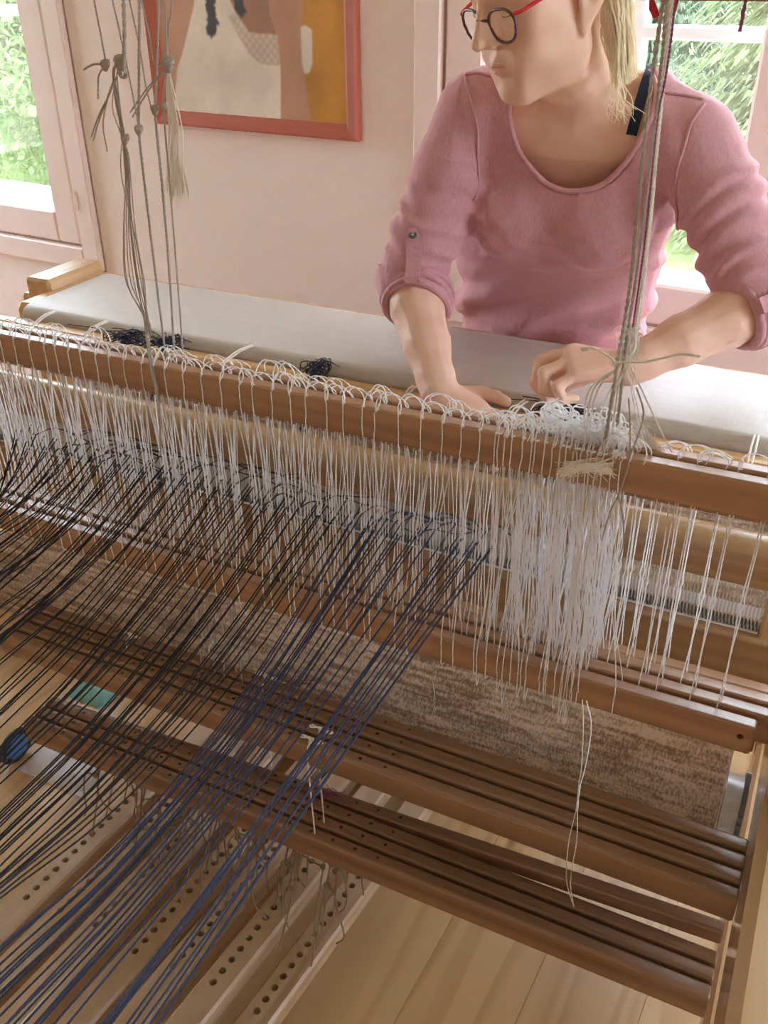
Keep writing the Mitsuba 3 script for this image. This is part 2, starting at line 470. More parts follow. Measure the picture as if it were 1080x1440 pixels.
# ------------------------------------------------------------------ the loom
PX0, PX1 = -1.47, .06              # inner faces of the side frames
loom = thing('floor_loom', 'large pine countermarch floor loom with wide linen covered front beam and glossy side frames', 'loom')
for s, (xa, xb) in (('l', (PX0 - .05, PX0)), ('r', (PX1, PX1 + .11))):
    obj('side_rail', box(xa, xb, .12, 1.50, .42, .585, .012), 'wood_rail', loom)
    obj('post', box(xa + .002, xa + .05, 1.38, 1.49, .0, .80, .006), 'wood_pine_y', loom)
    obj('post', box(xa + .002, xa + .05, .14, .23, .0, .80, .006), 'wood_pine_y', loom)
    obj('foot_rail', box(xa + .002, xa + .05, .232, 1.378, .10, .20, .008), 'wood_pine_y', loom)
obj('rail', box(PX0, PX1, 1.42, 1.46, .12, .22, .006), 'wood_pine_x', loom)
obj('front_beam', box(-1.44, PX1 + .03, 1.285, 1.515, .735, .8185, .012), 'wood_pine_x', loom)
obj('front_rail', box(-1.515, PX1 + .1, 1.535, 1.575, .735, .80, .006), 'wood_pine_x', loom)
for xa in (-1.488, PX1 + .04):
    obj('front_arm', box(xa, xa + .065, 1.37, 1.535, .765, .84, .006), 'wood_pine_y', loom)
# cloth beam with ratchet
obj('cloth_beam', tube([(PX0 + .01, 1.04, .335), (PX1 - .01, 1.04, .335)], .055, 28), 'wood_pine_x', loom, smooth=40)
rt = obj('ratchet_drum', tube([(.0235, 1.04, .335), (.0535, 1.04, .335)], .064, 40), 'steel', loom, smooth=40)
teeth = []
for a in range(36):
    t = a * 2 * math.pi / 36
    pts = np.array([(xx, 1.04 + rr * math.cos(t + dt), .335 + rr * math.sin(t + dt)) for xx in (.0455, .0525) for rr, dt in ((.05, 0), (.05, .17), (.072, .0), (.066, .16))])
    teeth.append(trimesh.convex.convex_hull(pts))
obj('teeth', cat_(teeth), 'steel_dark', rt)
for a in (.5, 2.6, 4.7):
    obj('screw', tube([(.030, 1.04 + .0635 * math.cos(a), .335 + .0635 * math.sin(a)), (.030, 1.04 + .0655 * math.cos(a), .335 + .0655 * math.sin(a))], .0035, 10), 'steel', rt)

# apron cloth: from under the rod over the beam, round the back edge, down to the cloth beam
def strip_x(path, x0, x1, nx, th=.0012):
    p = np.asarray(path)
    xs = np.linspace(x0, x1, nx)
    n = len(p)
    V = np.array([(x, a, b) for x in xs for a, b in p])
    F = []
    for i in range(nx - 1):
        for j in range(n - 1):
            q = i * n + j
            F += [(q, q + 1, q + n + 1), (q, q + n + 1, q + n)]
    return trimesh.Trimesh(V, np.array(F), process=False)


arc = lambda cy, cz, r, a0, a1, n=7: [(cy + r * math.cos(math.radians(t)), cz + r * math.sin(math.radians(t))) for t in np.linspace(a0, a1, n)]
top = [(1.262, .778), (1.2655, .792)] + arc(1.286, .8, .0205, 200, 90)[1:] + [(y, .8205) for y in np.linspace(1.30, 1.50, 9)] + arc(1.508, .8, .0205, 90, -20) + [(1.52, .775)]
apron = thing('linen_apron', 'wide natural linen apron cloth laid smooth over the front beam of the loom', 'cloth')
obj('top_cloth', strip_x(top, -1.40, PX1 + .01, 40), 'linen', apron, smooth=60)
_ta, _tb = (1.46, .75), (1.04 - .0575 * .656, .335 + .0575 * .755)
hang = [(1.505, .765)] + [(_ta[0] + (_tb[0] - _ta[0]) * t, _ta[1] + (_tb[1] - _ta[1]) * t) for t in np.linspace(0, 1, 16)] + arc(1.04, .335, .0575, 131, 380, 24)[1:]
hm = strip_x(hang, -1.36, .021, 60)
obj('hanging_cloth', hm, 'linen_hanging', apron, label='coarser slubby brown hanging length of the linen, seen against the light', smooth=60)
obj('selvedge', tube([(.0213, a, b) for a, b in hang[:24]], .0012, 5), 'cord_pale', apron)

# tie-on rod in front of the beam with its tapes
rod = obj('tie_rod', slat_x(-1.47, .058, 1.236, .8, .036, .026, .004), 'wood_pine_x', label='long pale pine rod lying along the front of the linen covered beam', cat='rod')
for n, (xa, ya, xb, yb) in enumerate([(80, 436, 45, 462), (150, 452, 118, 476), (357, 485, 316, 512), (584, 543, 570, 562), (742, 562, 718, 588), (1064, 612, 1052, 660), (238, 490, 222, 520)]):
    a, b = atZ(xa, ya, .8225), atZ(xb, yb, .803)
    c = b + np.array([0, -.006, -.03])
    m = []
    for s in (-1, 1):
        o = np.array([.0026 * s, 0, 0])
        m.append(tube(spline([a + o, .5 * (a + b) + o * 1.2 + (0, 0, .006), b + o + (0, 0, .0035), b + o + (0, -.018, 0), c + o + (0, -.012, 0)], 5), .0016, 5))
    obj('tie_tape', cat_(m), 'cord_white', label='white doubled tape tying the pine rod to the linen apron', cat='cord', group='white tapes tying the rod to the apron', smooth=50)

# ------------------------------------------------------------------ beater and reed
bt = thing('beater', 'wooden beater of the loom, its broad rounded hand rail behind the white heddles', 'beater')
obj('hand_rail', slat_x(PX0 + .02, PX1 - .012, 1.062, .775, .072, .05, .022), 'wood_beater', bt, smooth=30)
obj('lower_rail', slat_x(PX0 + .02, PX1 - .012, 1.066, .632, .10, .044, .008), 'wood_beater', bt, smooth=30)
obj('side_post', box(.0165, .036, 1.072, 1.104, .625, .71, .003), 'wood_pine_y', bt)
rd = thing('reed', 'fine metal reed with spiral wound edge between the two rails of the beater', 'reed')
ds = []
for x in np.arange(PX0 + .03, .0145, .0046):
    ds.append(box(x - .0007, x + .0007, 1.083, 1.090, .637, .72))
obj('dents', cat_(ds), 'dent_grey', rd, kind='stuff')
sp = []
for z in (.6405,):
    n = int((1.47 - .03 + .0145) / .0046)
    t = np.linspace(0, 1, n * 6)
    sp.append(tube(np.stack([PX0 + .03 + (.0145 - PX0 - .03) * t, 1.0865 + .0075 * np.cos(2 * np.pi * n * t), z + .0055 * np.sin(2 * np.pi * n * t)], 1), .0011, 4))
obj('spiral_binding', cat_(sp), 'steel_dark', rd, kind='stuff', smooth=60)
obj('lower_band', box(PX0 + .03, .0145, 1.080, 1.093, .6325, .6355), 'white_paint', rd, label='white lower band of the reed')
obj('inner_band', box(PX0 + .03, .0145, 1.0935, 1.0945, .647, .664), 'white_paper', rd, label='white paper band behind the dents')

# ------------------------------------------------------------------ shafts and heddles
SY = [.868, .8935, .9200, .9465]      # front faces of the four shafts
SW = .019
UT = [.957, .957, .925, .925]      # tops of the upper bars
LT = [.657, .657, .655, .648]      # tops of the lower bars
where = ['nearest the camera', 'second from the camera', 'third from the camera, sunk lower', 'farthest from the camera']
shafts = []
for k in range(4):
    sh = thing('heddle_shaft', 'heddle shaft %s, brown bars strung with white heddles' % where[k], 'heddle shaft')
    shafts.append(sh)
    for nm, zt in (('upper_bar', UT[k]), ('lower_bar', LT[k])):
        xe = .034 + (.02 if k else 0)
        m = slat_x(PX0 + .03, xe, SY[k], zt, .041, SW, .0036)
        if k == 0:
            m = tri(man(m) - man(tube([(xe - .0135, SY[k] - .02, zt - .0165), (xe - .0135, SY[k] + .04, zt - .0165)], .0038, 14)))
        obj(nm, m, 'wood_shaft', sh, smooth=28)


def heddle(x, k, lean=0., nx=None, low=0., sag=0., spread=.0028, messy=0.):
    """One string heddle on shaft k: a strand over each face of the upper bar, an eye, a loop round the lower bar; nx: X of the neighbour its chain loop runs to."""
    zt, zl = UT[k], LT[k]
    ze = .5 * (zt + zl) - .018 + rng.normal(0, .002)
    y0, y1 = SY[k] - .0012, SY[k] + SW + .0012
    yc = SY[k] + SW / 2
    j = lambda s=.0012: rng.normal(0, s)
    ex = x + lean
    ms = []
    bx = x + lean * 1.5 + j(.002 + 3 * messy)
    for s, yf in ((-1, y0), (1, y1)):
        xs = x + s * spread * .6 + j(.0008)
        up = [(xs, yf, zt - .004), (xs + j(.0006), yf, zt - .024), (xs + j(.0006), yf, zt - .043), (.62 * xs + .38 * ex + j(messy * .3), .45 * yf + .55 * yc, .45 * (zt - .043) + .55 * (ze + .022)), (ex + s * .0014, yc + s * .0016, ze + .022)]
        eye = [(ex + s * .0012, yc + s * .0012, ze + .008), (ex + s * .0024, yc + s * .002, ze), (ex + s * .0012, yc + s * .0012, ze - .008)]
        dn = [(ex + s * .0014, yc + s * .0016, ze - .022), (.5 * ex + .5 * bx + j(messy * .35), .5 * (yf + yc), .5 * (ze + zl) - .009), (bx + s * spread * .5, yf - .001, zl + .004), (bx + s * spread * .5 + j(.0008), yf, zl - .022 - low * .5)]
        ms.append(tube(spline(up + eye + dn, 3), .00080, 4, cap=False))
    if low >= 0:
        ms.append(tube(spline([(bx - spread * .5, y0, zl - .022 - low * .5), (bx - spread * .3, y0, zl - .042 - low), (bx, yc if low == 0 else y0, zl - .046 - low), (bx + spread * .3, y1 if low == 0 else y0, zl - .043 - low), (bx + spread * .5, y1, zl - .022 - low * .5)], 3), .0008, 4, cap=False))
    if nx is not None:
        h = (.016 if k < 1 else .011) + abs(rng.normal(0, .004))
        dx, yb, sk_ = nx - x, yc + j(.004), rng.normal(0, .12)
        for yo, ho, xo in ((y0, 1.0, -1), (y1, .75, 1)):
            P = [(x + xo * spread * .5, yo, zt - .004)]
            for t in np.linspace(.08, .92, 7):
                a = math.pi * t
                P.append((x + dx * (.5 - .58 * math.cos(a)) + dx * sk_ * math.sin(a) + xo * .001, yo + (yb + .004 * xo - yo) * min(1, 2.2 * math.sin(a)), zt + .001 + h * ho * math.sin(a)))
            P.append((nx + xo * spread * .5, yo, zt - .003))
            ms.append(tube(spline(P, 2), .00078, 4, cap=False))
        # little knot where the chain meets the bar
        ms.append(tube([(x - .002, y0 - .0002, zt - .0005), (x, y0 - .0008, zt + .0005), (x + .002, y0 + .0005, zt + .001)], .0011, 5))
    return cat_(ms)


eyes = []                          # (x, k) of the threaded heddles
for k in range(4):
    x = -1.16 + .006 * k
    while x < -.295:
        step = .0235 + rng.uniform(-.006, .006)
        ln = .010 * (-.3 + (x + .3) / .8 * -.4) + rng.normal(0, .004)
        obj('heddle', heddle(x, k, ln, x + step if k == 0 or rng.uniform() < (.6 if k == 1 else 0) else None), 'heddle_cord', shafts[k], smooth=70)
        eyes.append((x + ln, k))
        x += step
    # the unthreaded bunch pushed together
    x = -.288 + .002 * k
    while x < -.150:
        step = abs(rng.normal(.0052, .003)) + .001
        obj('heddle', heddle(x, k, rng.normal(.002, .0075), x + .012 + rng.uniform(-.004, .012) if k < 2 or rng.uniform() < .4 else None, low=rng.choice([0, 0, 0, .012, .03]) if k == 0 else 0, messy=.0018), 'heddle_cord', shafts[k], smooth=70)
        x += step
for xp, k in ((892, 2), (897, 3), (915, 3), (922, 2), (941, 1), (952, 2), (968, 1), (972, 3), (1006, 2), (1023, 1), (1066, 1)):
    p = atY(xp, 720 + (xp - 892) * .2, SY[k])
    obj('heddle', heddle(p[0], k, 0, p[0] + .027), 'heddle_cord', shafts[k], smooth=70)

# ------------------------------------------------------------------ warp threads
exr = np.array([(-40, 600), (0, 640), (100, 725), (120, 740), (207, 835), (270, 940), (300, 1000), (370, 1100), (440, 1200), (500, 1275), (535, 1360), (570, 1440), (610, 1510), (650, 1570), (690, 1660)], float)
sgr = np.array([(-40, 4), (0, 6), (300, 30), (440, 50), (500, 90), (570, 55), (650, 10), (690, -8)], float)
def px(P):
    v = np.asarray(P) - CAM
    z = v @ _f
    return 540 + FOCAL * (v @ _r) / z, 720 + FOCAL * (v @ _d) / z


eyes.sort()
uc, left = 0.0, 0
for n, (xe, k) in enumerate(eyes):
    if px((xe, SY[k] + .007, .79))[0] < 22 or xe < -.34 and rng.uniform() < .08:
        continue
    e = np.array([xe, SY[k] + .007, .5 * (UT[k] + LT[k]) - .018])
    u, v = px(e)
    if left <= 0:
        left = int(rng.integers(2, 7))
        uc = u + 7 * left + rng.normal(0, 6)
    left -= 1
    pull = .52 if u < 640 else .2
    q = np.interp(u + (uc - u) * pull, exr[:, 0], exr[:, 1]) + rng.normal(0, 3)
    ex_ = (0.0, q) if q < 1440 else (q - 1440, 1440.0)
    sag = np.interp(u, sgr[:, 0], sgr[:, 1]) * .75 + rng.normal(0, 2)
    ctrl = []
    for t in (.3, .65):
        ctrl.append((u + (ex_[0] - u) * t, v + (ex_[1] - v) * t + sag * 4 * t * (1 - t) * (1.12 - .25 * t)))
    P = []
    if xe < -.30 and rng.uniform() < .35:
        P = [e + (rng.normal(0, .006), .24, -.105 + rng.normal(0, .006)), e + (rng.normal(0, .004), .16, -.090 + rng.normal(0, .010)), e + (0, .05, -.014)]
    Q = [e] + [atX(a, b, xe) for a, b in ctrl] + [atX(ex_[0], ex_[1], xe)]
    Q.append(Q[-1] + (Q[-1] - Q[-2]) * .8)
    line = spline(Q, 6)
    if P:
        line = np.vstack([spline(P + [e], 5)[:-1], line])
    navy = xe > -.50
    obj('warp_thread', tube(line, .0009, 5, cap=False), 'warp_navy' if navy else 'warp_black', smooth=True,
        label='dark navy warp thread running from the heddles towards the bottom of the picture' if navy else 'brownish black warp thread running from the left heddles to the left edge',
        cat='thread', group='navy warp threads' if navy else 'black warp threads')

# ------------------------------------------------------------------ lamms
YL, ZU, ZLm, dXh = [.862 - .0254 * i for i in range(4)], .487, .302, .0362
X0U, X0L = None, None
pos = ['farthest from the camera', 'second from the back', 'third from the back', 'nearest the camera']
for grp, zt, xh0, nm in ((0, ZU, -.459, 'upper'), (1, ZLm, -.4717, 'lower')):
    for i in range(4):
        y1 = YL[i]
        w, h = .021, (.040 if grp == 0 else   .046 if i else .027)
        m = man(slat_x(-1.058, PX1 - .0015, y1 - w / 2, zt, h, w, .0058))
        hx = [xh0 + dXh * j for j in range(3 - 17, 3)] if grp == 0 else [xh0 + dXh * j for j in range(3 - 17, 3)]
        cyl = [man(tube([(a, y1, zt - h - .01), (a, y1, zt + .01)], .0026, 10)) for a in hx]
        m = m - m3.Manifold.batch_boolean(cyl, m3.OpType.Add)
        m = tri(m)
        if grp == 1 and i == 0:
            m.vertices[:, 2] += .055 * (m.vertices[:, 0] + .47)
        obj('lamm', m, 'wood_lamm', smooth=28, label='brown drilled wooden lamm of the %s set, the one %s' % (nm, pos[i]), cat='lamm')

# ------------------------------------------------------------------ treadles
treads = [((525, 1247), (447, 1360), .056), ]
for n in range(7):
    xf = -.452 - .075 * n
    m = man(box(-.024, .024, -.46, .50, -.034, 0, .004))
    cyl = []
    for j in range(17):
        cyl.append(man(tube([(-.004, -.262 + .0215 * j, -.05), (-.004, -.262 + .0215 * j, .01)], .0056, 14)))
    m = tri(m - m3.Manifold.batch_boolean(cyl, m3.OpType.Add))
    M = T().translate([xf - .026 - .01, .877, .085 + .01 * ((n * 5) % 3)]).rotate([0, 0, 1], -4.2 + .5 * n).rotate([1, 0, 0], -4.0)
    m.apply_transform(np.array(M.matrix, float))
    obj('treadle', m, 'wood_treadle', smooth=28, label=['rightmost', 'second from right', 'third from right', 'fourth from right', 'fifth from right', 'sixth from right', 'seventh from right'][n] + ' of the pale pierced wooden treadles under the loom', cat='treadle')
#@PERSON
# ------------------------------------------------------------------ the weaver
from scipy.spatial import ConvexHull, cKDTree
from scipy.ndimage import map_coordinates
from scipy.sparse import csr_matrix


def ball(c, r, n=1):
    m = trimesh.creation.icosphere(n, 1.0)
    return np.asarray(m.vertices) * np.asarray(r) * (1.06 if n == 1 else 1.0) + np.asarray(c)


def hull(*parts):
    return np.vstack(parts)


def chain(pts, rad, n=1):
    return [hull(ball(a, ra, n), ball(b, rb, n)) for a, b, ra, rb in zip(pts[:-1], pts[1:], rad[:-1], rad[1:])]


class Field:
    """A sculpture: signed distances on a grid, from convex pieces blended together, turned into one smooth surface."""

    def __init__(self, lo, hi, h):
        self.lo, self.h = np.asarray(lo, float), h
        self.n = np.ceil((np.asarray(hi) - self.lo) / h).astype(int) + 1
        self.f = np.full(self.n, .05, np.float32)

    def local(self, pts, pad):
        a = np.clip(np.floor((pts.min(0) - pad - self.lo) / self.h).astype(int), 0, self.n - 1)
        b = np.clip(np.ceil((pts.max(0) + pad - self.lo) / self.h).astype(int) + 1, 1, self.n)
        sl = tuple(slice(i, j) for i, j in zip(a, b))
        g = np.stack(np.meshgrid(*[self.lo[k] + self.h * np.arange(a[k], b[k]) for k in range(3)], indexing='ij'), -1).reshape(-1, 3).astype(np.float32)
        return sl, g

    def dist(self, pts, pad):
        sl, g = self.local(pts, pad)
        eq = ConvexHull(pts).equations
        key_ = np.unique(np.round(eq, 4), axis=0).astype(np.float32)
        d = np.full(len(g), -1e3, np.float32)
        for i in range(0, len(key_), 64):
            d = np.maximum(d, (g @ key_[i:i + 64, :3].T + key_[i:i + 64, 3]).max(1))
        return sl, d.reshape(self.f[sl].shape)

    def add(self, parts, k=.008):
        for pts in (parts if isinstance(parts, list) else [parts]):
            sl, d = self.dist(pts, k + 2 * self.h + .006)
            f = self.f[sl]
            hh = np.maximum(k - np.abs(f - d), 0) / k
            self.f[sl] = np.minimum(f, d) - hh * hh * k * .25
        return self

    def cut(self, parts, k=.004):
        for pts in (parts if isinstance(parts, list) else [parts]):
            sl, d = self.dist(pts, k + 2 * self.h)
            f, d = self.f[sl], -d
            hh = np.maximum(k - np.abs(f - d), 0) / k
            self.f[sl] = np.maximum(f, d) + hh * hh * k * .25
        return self

    def at(self, P):
        return map_coordinates(self.f, ((np.asarray(P) - self.lo) / self.h).T, order=1, mode='nearest')

    def mesh(self, smooth=2):
        f, n = self.f, self.n
        ins = f < 0
        acc, cnt = np.zeros(tuple(n - 1) + (3,), np.float32), np.zeros(tuple(n - 1), np.float32)
        quads = []
        cellid = np.arange(np.prod(n - 1)).reshape(n - 1)
        for ax in range(3):
            s0 = [slice(None)] * 3; s1 = [slice(None)] * 3
            s0[ax], s1[ax] = slice(0, -1), slice(1, None)
            e = np.argwhere(ins[tuple(s0)] != ins[tuple(s1)])
            o = np.eye(3, dtype=int)[ax]
            f0, f1 = f[tuple(e.T)], f[tuple((e + o).T)]
            t = (f0 / (f0 - f1))[:, None]
            P = e + o * t
            b_, c_ = [(1, 2), (2, 0), (0, 1)][ax]
            ok = np.all((e[:, [b_, c_]] > 0) & (e[:, [b_, c_]] < (n - 1)[[b_, c_]]), axis=1)
            q = []
            for db, dc in ((0, 0), (-1, 0), (-1, -1), (0, -1)):
                c = e.copy(); c[:, b_] += db; c[:, c_] += dc
                c = np.clip(c, 0, n - 2)
                np.add.at(acc, tuple(c.T), P); np.add.at(cnt, tuple(c.T), 1)
                q.append(cellid[tuple(c.T)])
            q = np.stack(q, 1)[ok]
            fl_ = (f0 >= 0)[ok]
            q[fl_] = q[fl_][:, ::-1]
            quads.append(q)
        Q = np.vstack(quads)
        used, inv = np.unique(Q, return_inverse=True)
        Q = inv.reshape(Q.shape)
        V = (acc.reshape(-1, 3)[used] / cnt.reshape(-1)[used][:, None]) * self.h + self.lo
        m = trimesh.Trimesh(V, np.vstack([Q[:, [0, 1, 2]], Q[:, [0, 2, 3]]]), process=False)
        if smooth:
            E_ = np.unique(np.sort(m.faces[:, [0, 1, 1, 2, 2, 0]].reshape(-1, 2), 1), axis=0)
            A_ = csr_matrix((np.ones(2 * len(E_)), (np.r_[E_[:, 0], E_[:, 1]], np.r_[E_[:, 1], E_[:, 0]])), shape=(len(V), len(V)))
            dg = np.maximum(np.asarray(A_.sum(1)).ravel(), 1)[:, None]
            for w_ in [.45, -.40] * smooth:
                V = V + w_ * (A_ @ V / dg - V)
            m = trimesh.Trimesh(V, m.faces, process=False)
        return m


def sculpt(parts, h, k=.008, smooth=4):
    P = np.vstack(parts)
    return Field(P.min(0) - .02, P.max(0) + .02, h).add(parts, k).mesh(smooth)


def ellipse(c, hw, hd, tilt=0.0, yaw=0.0, n=28):
    """Points of an ellipse (half width across X, half depth along the tilted Y) about c."""
    a = np.arange(n) * 2 * np.pi / n
    p = np.stack([hw * np.cos(a), hd * np.sin(a) * math.cos(tilt), hd * np.sin(a) * math.sin(tilt)], 1)
    cy, sy = math.cos(yaw), math.sin(yaw)
    return np.stack([p[:, 0] * cy - p[:, 1] * sy, p[:, 0] * sy + p[:, 1] * cy, p[:, 2]], 1) + np.asarray(c)


def skin_fn(p, n, uv):
    w = fbm(p.x * 45, p.y * 45, p.z * 45, 3)
    return mix((.70, .44, .335), (.75, .49, .385), smoothstep(.2, .8, w))


mat('skin', proc(skin_fn), .48, .35, sheen=.2)
mat('lips', (.66, .37, .31), .4, .4)


def shirt_fn(p, n, uv):
    w = noise(p.x * 700, p.y * 700, p.z * 140)
    return mix((.50, .25, .285), (.58, .31, .345), w)


mat('shirt', proc(shirt_fn), .85, .15, sheen=.8, sheen_tint=.3)
scene['hair_blond'] = {'type': 'principledthin', 'base_color': rgb(.99, .92, .78), 'roughness': .45, 'diff_trans': .65}
mat('strap_navy', (.015, .018, .035), .7, .2)
mat('rim_plum', (.10, .03, .05), .25, .5, clearcoat=.6)
mat('temple_red', (.62, .015, .05), .25, .5, clearcoat=.6)
mat('button_grey', (.10, .10, .11), .35, .5)
mat('button_metal', (.55, .53, .50), .3, .5, metallic=.8)

HIP, WST, UB, BU, UC, SHc = (-.465, 1.735, .62), (-.462, 1.676, .82), (-.438, 1.570, .97), (-.408, 1.520, 1.055), (-.390, 1.485, 1.145), (-.383, 1.462, 1.212)
SL, SR = np.array([-.548, 1.445, 1.193]), np.array([-.213, 1.445, 1.170])        # shoulder joints, left and right in the picture
EL, ER = np.array([-.618, 1.365, .945]), np.array([-.085, 1.425, .965])          # elbows
WL, WR = np.array([-.503, 1.222, .826]), np.array([-.238, 1.292, .885])          # wrists
NB = np.array([-.378, 1.452, 1.19])
HC = np.array([-.417, 1.318, 1.366])                                             # between the ears
ps, pt, pr = math.radians(34), math.radians(21), math.radians(3)
Fh = np.array([-math.sin(ps), -math.cos(ps), 0])
Lh = np.array([math.cos(ps), -math.sin(ps), 0])
Fd = Fh * math.cos(pt) + np.array([0, 0, -math.sin(pt)])
Ud = np.cross(Fd, Lh) * -1
Ud = Ud if Ud[2] > 0 else -Ud
Ld, Ud = Lh * math.cos(pr) + Ud * math.sin(pr), Ud * math.cos(pr) - Lh * math.sin(pr)
HM = np.stack([Ld, Fd, Ud], 1)


def hp(*v):
    return HC + HM @ np.asarray(v, float)


def hb(c, r, n=2):
    """Ball in head space (left, forward, up)."""
    return (ball((0, 0, 0), r, n) + np.asarray(c)) @ HM.T + HC


person = thing('person', 'woman with red glasses in a dusty pink jersey leaning over the loom', 'person')
# --- skin: head, neck, chest, arms and hands as one surface
head = [hull(hb((0, -.014, .050), (.072, .094, .080), 3)),
        hull(hb((.047, .052, .004), .020), hb((-.047, .052, .004), .020), hb((0, .066, .045), (.045, .020, .03)), hb((0, .0, .02), (.066, .05, .06)), hb((.052, .000, -.072), .017), hb((-.052, .000, -.072), .017), hb((.035, .055, -.055), .023), hb((-.035, .055, -.055), .023)),
        hull(hb((.047, .010, -.092), .018), hb((-.047, .010, -.092), .018), hb((.014, .072, -.104), .0165), hb((-.014, .072, -.104), .0165), hb((.027, .066, -.055), .022), hb((-.027, .066, -.055), .022)),
        hull(hb((.034, .080, .026), (.016, .009, .006)), hb((0, .086, .026), (.012, .008, .008)), hb((-.034, .080, .026), (.016, .009, .006)), hb((0, .06, .03), .02))]
face = [hull(hb((0, .088, .018), .0065), hb((0, .109, -.020), .0068), hb((0, .08, -.02), .012)),
        hull(hb((0, .1125, -.026), (.0085, .0085, .0080)), hb((0, .090, -.026), .012)),
        hull(hb((.0112, .097, -.0315), (.0062, .0075, .0062)), hb((0, .09, -.03), .008)), hull(hb((-.0112, .097, -.0315), (.0062, .0075, .0062)), hb((0, .09, -.03), .008)),
        hull(hb((0, .0935, -.057), (.008, .006, .0045)), hb((.020, .083, -.061), .004), hb((-.020, .083, -.061), .004), hb((0, .08, -.055), .01)),
        hull(hb((0, .0915, -.069), (.010, .006, .0050)), hb((.017, .082, -.066), .004), hb((-.017, .082, -.066), .004), hb((0, .08, -.07), .01)),
        hull(hb((0, .085, -.098), (.015, .010, .012)), hb((0, .075, -.092), .016))]
lids, ears, ear_cut = [], [], []
for s in (1, -1):
    lids.append(hb((.031 * s, .070, .004), (.0150, .0120, .0105), 2))
    ears.append(hull(hb((.077 * s, -.006, -.016), (.0045, .012, .017), 2), hb((.072 * s, .004, -.052), (.004, .006, .010), 2), hb((.083 * s, -.020, -.018), (.004, .011, .017), 2)))
    ear_cut.append(hb((.0855 * s, -.004, -.020), (.0055, .0065, .013), 2))
neck = [hull(hb((.030, .030, -.088), .020), hb((-.030, .030, -.088), .020), hb((0, .05, -.094), .018), ball(NB + (-.01, -.012, .045), (.045, .04, .03))),
        hull(ball((-.290, 1.475, 1.232), .026), ball((-.465, 1.475, 1.240), .026), ball(NB + (0, .012, .045), (.05, .045, .03)), ball(NB + (0, .012, -.02), (.08, .05, .03))),
        hull(hb((0, -.030, -.02), (.050, .048, .05)), ball(NB + (0, .005, .03), (.056, .053, .03))), hull(ball(NB + (0, .005, .03), (.056, .053, .03)), ball(NB + (0, .01, -.02), (.090, .055, .03)))]
sk_chest = [hull(ellipse(HIP, .16, .11), ellipse(WST, .135, .095)), hull(ellipse(WST, .135, .095), ellipse(UB, .14, .095)), hull(ellipse(UB, .14, .095), ellipse(UC, .150, .078), ellipse(SHc, .130, .048)),
            hull(ball(NB + (0, .012, -.01), (.06, .045, .03)), ball(SL + (.025, .0, -.0), .038), ball(SR + (-.025, 0, 0), .038), ellipse(UC, .145, .076))]
arm = lambda S, E, W: chain([S, S + (E - S) * .5, E], [.042, .040, .038]) + chain([E, E + (W - E) * .25, E + (W - E) * .6, E + (W - E) * .88, W], [.0385, .0405, .0345, .0275, .0265])


def finger(pts, r0=.0088, r1=.0072):
    return chain([np.array(q, float) for q in pts], np.linspace(r0, r1, len(pts)))


# picture-right hand: pinching a knot; it points to the picture's left, fingers curled
mR = [np.array(v) for v in ((-.322, 1.302, .892), (-.322, 1.281, .897), (-.314, 1.261, .891), (-.300, 1.246, .880))]
palmR = [hull(ball(WR, (.028, .022, .0205)), ball(mR[0], .0125), ball(mR[1], .0125), ball(mR[2], .0120), ball(mR[3], .0115), ball((-.285, 1.300, .868), .016)), hull(ball((-.335, 1.270, .868), .015), ball((-.318, 1.268, .872), .016))]
fingR = [finger([mR[0], (-.355, 1.296, .880), (-.362, 1.276, .850), (-.347, 1.260, .829)], .0098, .0075),
         finger([mR[1], (-.361, 1.268, .884), (-.362, 1.250, .856), (-.343, 1.245, .838)], .0100, .0078),
         finger([mR[2], (-.347, 1.240, .878), (-.341, 1.229, .855), (-.320, 1.240, .850)], .0098, .0078),
         finger([mR[3], (-.322, 1.226, .866), (-.312, 1.221, .849), (-.296, 1.235, .848)], .0090, .0072),
         finger([(-.272, 1.312, .872), (-.306, 1.303, .850), (-.333, 1.281, .833), (-.341, 1.264, .821)], .0125, .0080)]
# picture-left hand: laid along the rod behind the heddle loops
mL = [np.array(v) for v in ((-.437, 1.226, .812), (-.428, 1.210, .812), (-.430, 1.193, .809), (-.438, 1.178, .804))]
palmL = [hull(ball(WL, (.026, .026, .021)), ball(mL[0], .0120), ball(mL[1], .0125), ball(mL[2], .0120), ball(mL[3], .0105), ball((-.475, 1.232, .814), .014))]
fingL = [finger([mL[0], (-.400, 1.216, .800), (-.382, 1.208, .780), (-.372, 1.203, .762)], .0095, .0072),
         finger([mL[1], (-.388, 1.199, .800), (-.368, 1.190, .778), (-.358, 1.186, .757)], .0098, .0072),
         finger([mL[2], (-.392, 1.181, .795), (-.373, 1.173, .773), (-.364, 1.169, .752)], .0095, .0070),
         finger([mL[3], (-.408, 1.164, .790), (-.392, 1.156, .772), (-.383, 1.152, .755)], .0088, .0066),
         finger([(-.472, 1.238, .822), (-.446, 1.249, .824), (-.420, 1.250, .822), (-.402, 1.246, .818)], .0120, .0080)]
fl_b = Field((-.72, 1.12, .58), (-.01, 1.90, 1.56), .0032)
fl_b.add(sk_chest, .02).add(neck, .016).add(arm(SL, EL, WL) + arm(SR, ER, WR), .012).add(head, .016).add(face, .007).add(lids, .002).add(ears, .004).cut(ear_cut, .003)
fl_b.add(palmR + palmL, .010)
for fg in fingR + fingL:
    fl_b.add(fg, .0025)
sk = fl_b.mesh(3)
obj('body', sk, 'skin', person, smooth=True)
